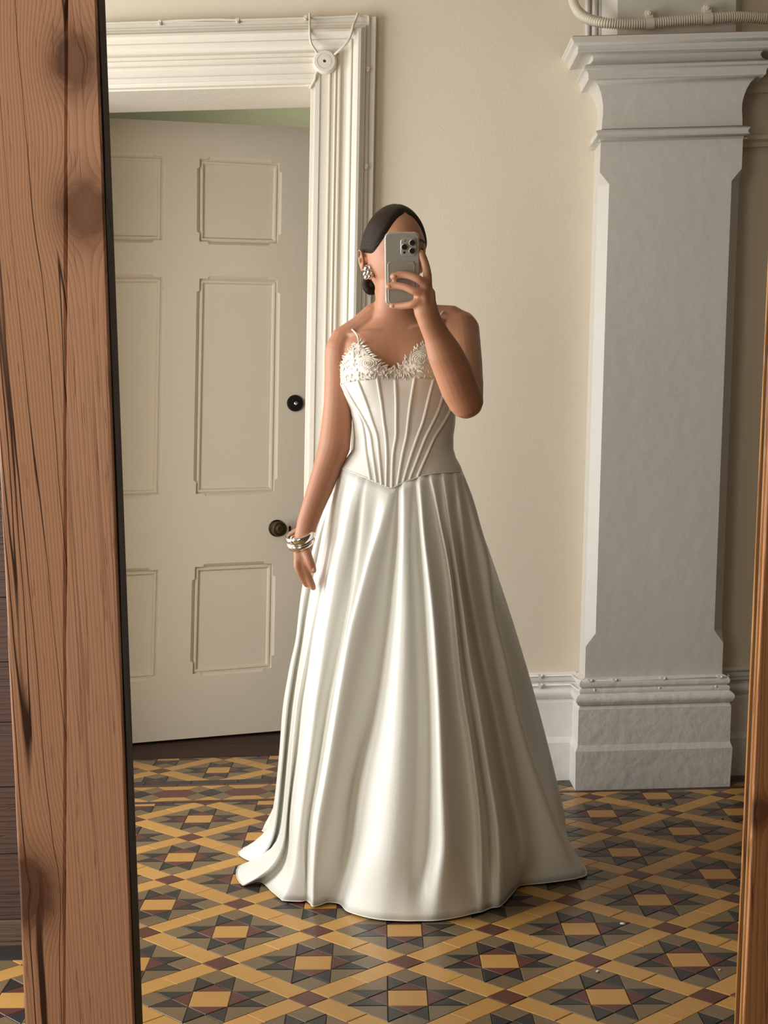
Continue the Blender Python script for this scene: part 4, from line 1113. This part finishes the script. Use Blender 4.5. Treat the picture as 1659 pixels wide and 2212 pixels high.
# ---- skirt: columns of folds traced from waist seam to hem; last number = how far the cloth stands out
SK = [
 (.6, [(733,1012),(703,1083),(697,1110),(686,1150),(672,1200),(654,1260),(645,1333),(640,1388),(630,1420),(611,1523),(603,1630),(595,1711),(587,1769),(575,1800),(560,1822),(515,1840)]),
 (.2, [(735,1013),(706,1100),(690,1150),(678,1200),(662,1260),(650,1333),(645,1388),(636,1420),(620,1523),(611,1630),(603,1711),(597,1769),(590,1810),(578,1840),(552,1864)]),
 (-.55, [(737,1014),(710,1100),(694,1160),(684,1210),(668,1270),(656,1340),(650,1390),(642,1430),(627,1523),(617,1630),(609,1711),(603,1769),(597,1815),(585,1845),(577,1853)]),
 (.6, [(741,1015),(715,1090),(703,1150),(690,1220),(676,1290),(664,1350),(656,1400),(646,1450),(636,1523),(624,1630),(617,1711),(612,1769),(605,1815),(580,1855),(516,1872)]),
 (.7, [(746,1016),(722,1090),(710,1150),(698,1220),(684,1290),(672,1350),(664,1400),(654,1450),(641,1523),(631,1630),(624,1711),(619,1769),(613,1830),(580,1890),(524,1913)]),
 (-.5, [(752,1018),(735,1070),(722,1130),(716,1180),(703,1250),(688,1320),(676,1380),(666,1440),(651,1523),(640,1630),(630,1695),(622,1769),(621,1830),(600,1890),(560,1905)]),
 (.5, [(757,1019),(741,1070),(729,1130),(724,1180),(710,1250),(696,1320),(684,1380),(674,1440),(661,1523),(650,1605),(640,1695),(630,1769),(628,1840),(618,1900),(588,1927)]),
 (-.6, [(771,1026),(754,1061),(739,1105),(728,1166),(712,1210),(703,1277),(692,1332),(674,1443),(664,1523),(654,1605),(644,1695),(634,1769),(632,1840),(626,1900),(606,1942)]),
 (.8, [(776,1027),(763,1061),(750,1105),(741,1166),(727,1220),(716,1290),(704,1350),(690,1443),(678,1523),(668,1605),(656,1695),(646,1769),(640,1830),(636,1890),(612,1946)]),
 (.4, [(784,1031),(773,1061),(764,1105),(757,1166),(745,1230),(732,1300),(718,1370),(700,1450),(687,1523),(677,1605),(664,1695),(654,1769),(651,1830),(658,1890),(650,1948)]),
 (-.45, [(791,1036),(781,1064),(775,1125),(767,1194),(757,1270),(745,1340),(728,1420),(711,1502),(698,1580),(682,1680),(668,1769),(663,1830),(661,1890),(661,1946)]),
 (.0, [(797,1038),(790,1064),(786,1125),(779,1185),(768,1255),(755,1320),(739,1400),(720,1480),(706,1560),(686,1680),(670,1769),(665.5,1830),(664,1890),(665,1948)]),
 (-.45, [(814,1046),(813,1083),(809,1133),(801,1175),(785,1240),(768,1300),(752,1360),(733,1440),(722,1502),(709,1580),(690,1690),(674,1769),(669,1830),(669,1890),(670,1952)]),
 (.6, [(840,1055),(836,1080),(818,1144),(797,1200),(780,1266),(766,1315),(752,1370),(738,1455),(730,1502),(718,1580),(700,1690),(685,1769),(679,1830),(676,1900),(676,1959)]),
 (.6, [(848,1054),(844,1080),(832,1144),(816,1200),(802,1266),(790,1320),(777,1380),(762,1460),(752,1525),(738,1610),(720,1720),(705,1800),(697,1860),(692,1910),(690,1956)]),
 (.1, [(855,1051),(852,1083),(846,1144),(838,1200),(826,1266),(816,1330),(804,1400),(790,1480),(778,1560),(758,1660),(740,1769),(728,1850),(718,1920),(708,1950)]),
 (-1, [(862,1047),(858,1090),(854,1180),(846,1260),(839,1333),(828,1420),(816,1500),(800,1570),(778,1640),(766,1690),(757,1750),(752,1810),(738,1884),(733,1953)]),
 (1., [(871,1042),(870,1111),(868,1194),(864,1263),(860,1333),(853,1410),(846,1480),(839,1545),(834,1590),(826,1650),(818,1700),(810,1760),(800,1820),(782,1890),(752,1970)]),
 (.55, [(880,1038),(882,1111),(882,1194),(880,1263),(877,1333),(873,1420),(869,1500),(864,1580),(858,1660),(851,1750),(842,1830),(830,1910),(812,1986)]),
 (-.1, [(889,1035),(891,1111),(893,1194),(895,1263),(897,1333),(898,1420),(899,1500),(898,1600),(895,1700),(890,1800),(880,1900),(868,1990)]),
 (-1, [(898,1031),(900,1083),(903,1155),(909,1236),(914,1305),(918,1374),(922,1440),(926,1502),(928,1605),(928,1707),(926,1769),(924,1830),(914,1892),(908,1990)]),
 (1., [(905,1030),(909,1083),(914,1155),(924,1236),(932,1305),(938,1374),(942,1440),(946,1502),(950,1605),(953,1707),(956,1769),(958,1830),(950,1892),(945,1989)]),
 (.2, [(914,1028),(920,1075),(928,1140),(939,1210),(948,1280),(956,1360),(962,1430),(968,1502),(977,1605),(984,1707),(989,1769),(992,1830),(992,1900),(990,1982)]),
 (-1, [(923,1025),(932,1069),(941,1125),(955,1194),(963,1250),(971,1333),(978,1420),(986,1502),(1004,1605),(1016,1700),(1023,1769),(1026,1850),(1028,1973)]),
 (.6, [(930,1024),(940,1069),(950,1125),(965,1194),(974,1250),(983,1333),(991,1420),(1000,1502),(1018,1605),(1030,1700),(1037,1769),(1040,1850),(1042,1970)]),
 (-.9, [(950,1022),(956,1069),(962,1125),(972,1194),(980,1250),(990,1333),(1000,1420),(1014,1502),(1030,1605),(1044,1700),(1054,1769),(1058,1850),(1062,1962)]),
 (.7, [(958,1021),(964,1069),(971,1125),(982,1194),(991,1250),(1003,1333),(1014,1420),(1030,1502),(1046,1605),(1062,1700),(1074,1769),(1080,1850),(1080,1959)]),
 (-.8, [(978,1020),(986,1083),(990,1155),(997,1236),(1008,1305),(1020,1374),(1034,1440),(1050,1502),(1068,1605),(1090,1728),(1108,1810),(1119,1870),(1112,1925)]),
 (.7, [(985,1019),(994,1083),(1000,1155),(1010,1236),(1022,1305),(1036,1374),(1050,1440),(1064,1502),(1086,1605),(1110,1728),(1130,1810),(1140,1870),(1123,1914)]),
 (-.3, [(992,1019),(1006,1083),(1022,1155),(1036,1236),(1046,1305),(1058,1374),(1070,1440),(1080,1502),(1104,1605),(1130,1728),(1152,1810),(1168,1870),(1170,1909)]),
 (.3, [(996,1019),(1016,1083),(1030,1139),(1050,1202),(1056,1250),(1064,1319),(1081,1388),(1090,1420),(1110,1511),(1130,1593),(1156,1675),(1178,1740),(1204,1810),(1222,1850),(1236,1900)]),
 (0, [(999.5,1019),(1025,1083),(1039,1139),(1059,1202),(1064,1250),(1072,1319),(1089,1388),(1097,1420),(1117,1511),(1138,1593),(1167,1675),(1191,1740),(1216,1810),(1232,1843),(1267,1890)]),
]
NR = 54
cols = []
for out, path in SK:
    xs, ys = path[0]; ys = seam_y(xs) - 1.0
    P0 = bod(xs, ys, .0005); Ph = fl(path[-1][0], path[-1][1], .004)
    tb = [(y, x) for x, y in path]; tb[0] = (ys, xs); c = []
    for i in range(NR+1):
        u = i/NR; y = lerp(ys, path[-1][1], u); x = table(tb, y)[0]
        Y = lerp(P0.y, Ph.y, u)
        for _ in range(3):
            P = at(x, y, Y); t_ = max(0, min(1, (P0.z - P.z)/(P0.z - .004)))
            a = (.003 + .010*sm(0, .16, t_) + .017*t_)*(1 - sm(.86, 1, t_))*(lerp(.5, 1, sm(780, 850, xs)))
            Y = lerp(P0.y, Ph.y, t_) - .028*math.sin(math.pi*t_**.8)*(1 if .05 < (xs-733)/267 < .95 else .3) - out*a
        P = at(x, y, Y); P.z = max(P.z, .004); c.append(P)
    for _ in range(3):                       # ease the kinks along each fold
        c = [c[0]] + [c[i]*.5 + (c[i-1]+c[i+1])*.25 for i in range(1, NR)] + [c[-1]]
    cols.append(c)
# back of the skirt with its short train
cR, cL = cols[-1], cols[0]
hemb = [(.475,3.64),(.455,3.74),(.43,3.82),(.36,3.93),(.27,4.0),(.16,4.05),(.04,4.06),(-.08,4.05),(-.17,4.0),(-.25,3.95),(-.30,3.91)]
lobe = fl(566, 1798); hemb += [(lobe.x+.03, lobe.y+.05), (lobe.x, lobe.y), (lobe.x+.035, lobe.y-.045)]
nb = len(hemb)
for k, (hx_, hy_) in enumerate(hemb):
    f = (k+1)/(nb+1); th = math.pi*f; z0 = lerp(cR[0].z, cL[0].z, f)
    cx, hw, hf, hbk = table(BOD2, z0)
    P0 = Vector((lerp(cR[0].x, cL[0].x, .5) + (cR[0].x-cL[0].x)/2*math.cos(th), YP + hbk*math.sin(th), z0)); Ph = Vector((hx_, hy_, .004))
    c = []
    for i in range(NR+1):
        u = i/NR; z = lerp(z0, .004, u); t_ = u
        g = t_**.95 if k < nb-3 else t_**(1.25)
        P = P0.lerp(Ph, g); P.z = z
        o_ = (1 if k % 2 else -1)*(.004 + .02*t_)*(1 - sm(.9, 1, t_))
        d_ = Vector((P.x-.04, P.y-3.5, 0)); d_.normalize(); P += d_*(o_ + .03*math.sin(math.pi*t_)*(.6 if k < nb-3 else 0)); c.append(P)
    cols.append(c)
nC = len(cols); SUB = 5; rows = []
for i in range(NR+1):
    r = []
    for k in range(nC):
        p0, p1, p2, p3 = cols[k-1][i], cols[k][i], cols[(k+1) % nC][i], cols[(k+2) % nC][i]
        d = (p2-p1).length
        m1 = (p2-p0)/max(1e-6, (p1-p0).length + d)*d; m2 = (p3-p1)/max(1e-6, (p2-p1).length + (p3-p2).length)*d
        for q in range(SUB):
            t = q/SUB; t2, t3 = t*t, t*t*t
            r.append(p1*(2*t3-3*t2+1) + m1*(t3-2*t2+t) + p2*(-2*t3+3*t2) + m2*(t3-t2))
    rows.append(r)
sk = MB(); sk.grid(rows, True)
skirt = keep(sk.build('skirt', M['satin'], person, True)); tag(skirt, 'full pleated satin skirt trailing on the tiles')
md = skirt.modifiers.new('thick', 'SOLIDIFY'); md.thickness = .002; md.offset = -1
mb = MB(); mb.tube([p + Vector((0,0,.001)) for p in rows[-1]] , .0011, 6); keep(mb.build('hem', M['satin'], skirt, True))

# ================================================================== PHONE, EARRING, BANGLES
def rrect(w_, h_, r, n=6):
    out = []
    for cx, cz, a0 in ((w_/2-r, h_/2-r, 0), (-w_/2+r, h_/2-r, 90), (-w_/2+r, -h_/2+r, 180), (w_/2-r, -h_/2+r, 270)):
        for k in range(n+1):
            a = math.radians(a0 + 90*k/n); out.append((cx + r*math.cos(a), cz + r*math.sin(a)))
    return out
# the back of the phone looks the way the mirrored lens looks: tipped 18 degrees down
pn = Vector((0, -math.cos(math.radians(17)), -math.sin(math.radians(17))))
pu = Vector((.012, -math.sin(math.radians(17)), math.cos(math.radians(17)))); pr = pu.cross(pn).normalized(); pr = -pr if pr.x < 0 else pr
pu = (pu - pr*pu.dot(pr)).normalized()
pcen = at(868.5, 581, 3.118)
PM = Matrix((pr, pn, pu)).transposed().to_4x4(); PM.translation = pcen
phone = thing('phone', 'silver grey phone in a clear case with a card holder, held before the face', 'phone'); phone.matrix_world = PM
PWm, PHm = .0752, .1590
def plate(mb, w_, h_, r, y0, y1, cx=0, cz=0, bev=.001, n=6):
    rows = []
    for ins, y in ((bev, y0), (0, y0 + (bev if y1 > y0 else -bev)), (0, y1 - (bev if y1 > y0 else -bev)), (bev, y1)):
        rows.append([(cx + x, y, cz + z) for x, z in rrect(w_-2*ins, h_-2*ins, max(.0005, r-ins), n)])
    mb.grid(rows, True, True)
M['phoneback'] = plain('phone_back', (0.50, 0.47, 0.41), 0.16, 0.3, **{'Coat Weight': .6, 'Coat Roughness': .06})
M['casing'] = plain('clear_case', (0.66, 0.62, 0.54), 0.12, 0.0, **{'Transmission Weight': .35})
M['holder'] = plain('card_holder', (0.33, 0.305, 0.25), 0.4)
M['lensglass'] = plain('lens_glass', (0.012, 0.016, 0.018), 0.06, 0.0, **{'Coat Weight': 1.0})
M['lensring'] = plain('lens_ring', (0.62, 0.58, 0.50), 0.25, 0.8)
mb = MB(); plate(mb, PWm, PHm, .0125, -.004, .0052, bev=.0016); mb.build('case', M['casing'], phone, True, 40)
mb = MB(); plate(mb, PWm-.0045, PHm-.0045, .0108, .003, .0056, bev=.0003); mb.build('back_panel', M['phoneback'], phone, True, 40)
mb = MB(); plate(mb, PWm-.005, PHm-.005, .0105, -.0048, -.003, bev=.0003); mb.build('screen', M['lensglass'], phone, True, 40)
def ploc(px, py):
    r = ray(px, py); k = (pcen - Vector((0,0,H))).dot(pn)/r.dot(pn); q = Vector((0,0,H)) + r*k - pcen
    return q.dot(pr), q.dot(pu)
bx, bz = ploc(882.3, 532.5)
mb = MB(); plate(mb, .0345, .0400, .0095, .005, .0076, bx, bz, .0008); bump = mb.build('camera_bump', M['phoneback'], phone, True, 40)
for px, py, r in ((890.8, 523, .0064), (873.8, 532, .0064), (890.5, 540.5, .0064)):
    x, z = ploc(px, py); mb = MB(); mb.lathe((x, .0076, z), (0,1,0), [(r+.0010,-.001),(r+.0010,.0012),(r+.0004,.0016),(r-.0003,.0016),(r-.0004,.0008)], 24)
    ln = mb.build('lens', M['lensring'], bump, True, 35)
    mb = MB(); mb.lathe((x, .0082, z), (0,1,0), [(r-.0002,-.001),(r-.0002,.0006),(r*.5,.0010)], 24); mb.build('lens_glass', M['lensglass'], ln, True, 40) if False else tag(mb.build('lens_glass', M['lensglass'], bump, True, 40))
for px, py, r, m in ((873.6, 519, .0027, 'lensring'), (873.2, 544, .0027, 'lensglass')):
    x, z = ploc(px, py); mb = MB(); mb.lathe((x, .0074, z), (0,1,0), [(r,0),(r,.0006),(r*.7,.0008)], 18); mb.build('flash' if m == 'lensring' else 'sensor', M[m], bump, True, 40)
hx0, hz0 = ploc(838, 655); hx1, hz1 = ploc(896, 563)
mb = MB(); plate(mb, hx1-hx0, hz1-hz0, .0075, .005, .0070, (hx0+hx1)/2, (hz0+hz1)/2, .0007); ho = mb.build('card_holder', M['holder'], phone, True, 40)
mb = MB(); q = rrect(hx1-hx0-.003, hz1-hz0-.003, .0062); mb.tube([((hx0+hx1)/2+x, .0071, (hz0+hz1)/2+z) for x, z in q + q[:1]], .0006, 6); mb.build('stitched_rim', M['casing'], ho, True)

ear = thing('earring', 'chunky sculpted silver earring on the ear at the image left', 'earring', None, head_w(Vector((-.078, -.008, -.040))))
M['earsilver'] = plain('bright_silver', (0.90, 0.88, 0.85), 0.16, 1.0)
ecx = at(796, 588, 3.41)
for k, (dx_, dz_, rx_, rz_, an) in enumerate(((-4,-9,5.5,7.5,20),(4,-10,5,7.5,-10),(-6,1,5,8.5,30),(1,-1,5,10,25),(7,1,4.5,9,15),(-4,10,5,7,40),(3,9,5.5,7,30),(8,9,3.5,6,10))):
    mb = MB(); px2m = 3.41/FPX; mb.ball((0,0,0), (rx_*px2m, .006, rz_*px2m), 14, 10); a = math.radians(an)
    mb.v = [(ecx.x + dx_*px2m + x*math.cos(a) + z*math.sin(a), ecx.y - .004*(1-(abs(dx_)/9)**2) + y, ecx.z - dz_*px2m - x*math.sin(a) + z*math.cos(a)) for x, y, z in mb.v]
    keep(mb.build('lobe', M['earsilver'], ear, True))
mb = MB(); mb.tube([ecx + Vector((-.001,.004,.006)), head_w(Vector((-.076,-.006,-.036)))], .0022, 8); keep(mb.build('post', M['earsilver'], ear, True))

def bangle(name, label, cpx, cY, R1, rmaj, rmin, tilt, roll, flat):
    c = at(*cpx, cY); o = thing(name, label, 'bracelet', None, c)
    mb = MB(); rows = []
    ax = Vector((math.sin(roll), -math.sin(tilt), math.cos(tilt)*math.cos(roll))).normalized(); u = Vector((1,0,0)); u = (u - ax*u.dot(ax)).normalized(); v = ax.cross(u)
    n, m_ = 64, 16
    for i in range(n):
        a = 2*math.pi*i/n; d = u*math.cos(a) + v*math.sin(a); k_ = 1 + .35*math.cos(a*1.0 + 2.4)
        rows.append([d*(R1 + rmin*math.cos(b)) + ax*(rmaj*k_*math.sin(b)) for b in (2*math.pi*q/m_ for q in range(m_))])
    rows.append(rows[0]); mb.grid(rows, True); mb.build('band', M['silver'], o, True); return o
bangle('bangle', 'broad polished silver bangle on the wrist, the upper of two', (649, 1158), 3.362, .0315, .0100, .0050, .42, -.34, 1)
bangle('bangle', 'slim polished silver bangle on the wrist, crossing below the broad one', (650, 1169), 3.360, .0318, .0052, .0036, .52, -.22, 1)
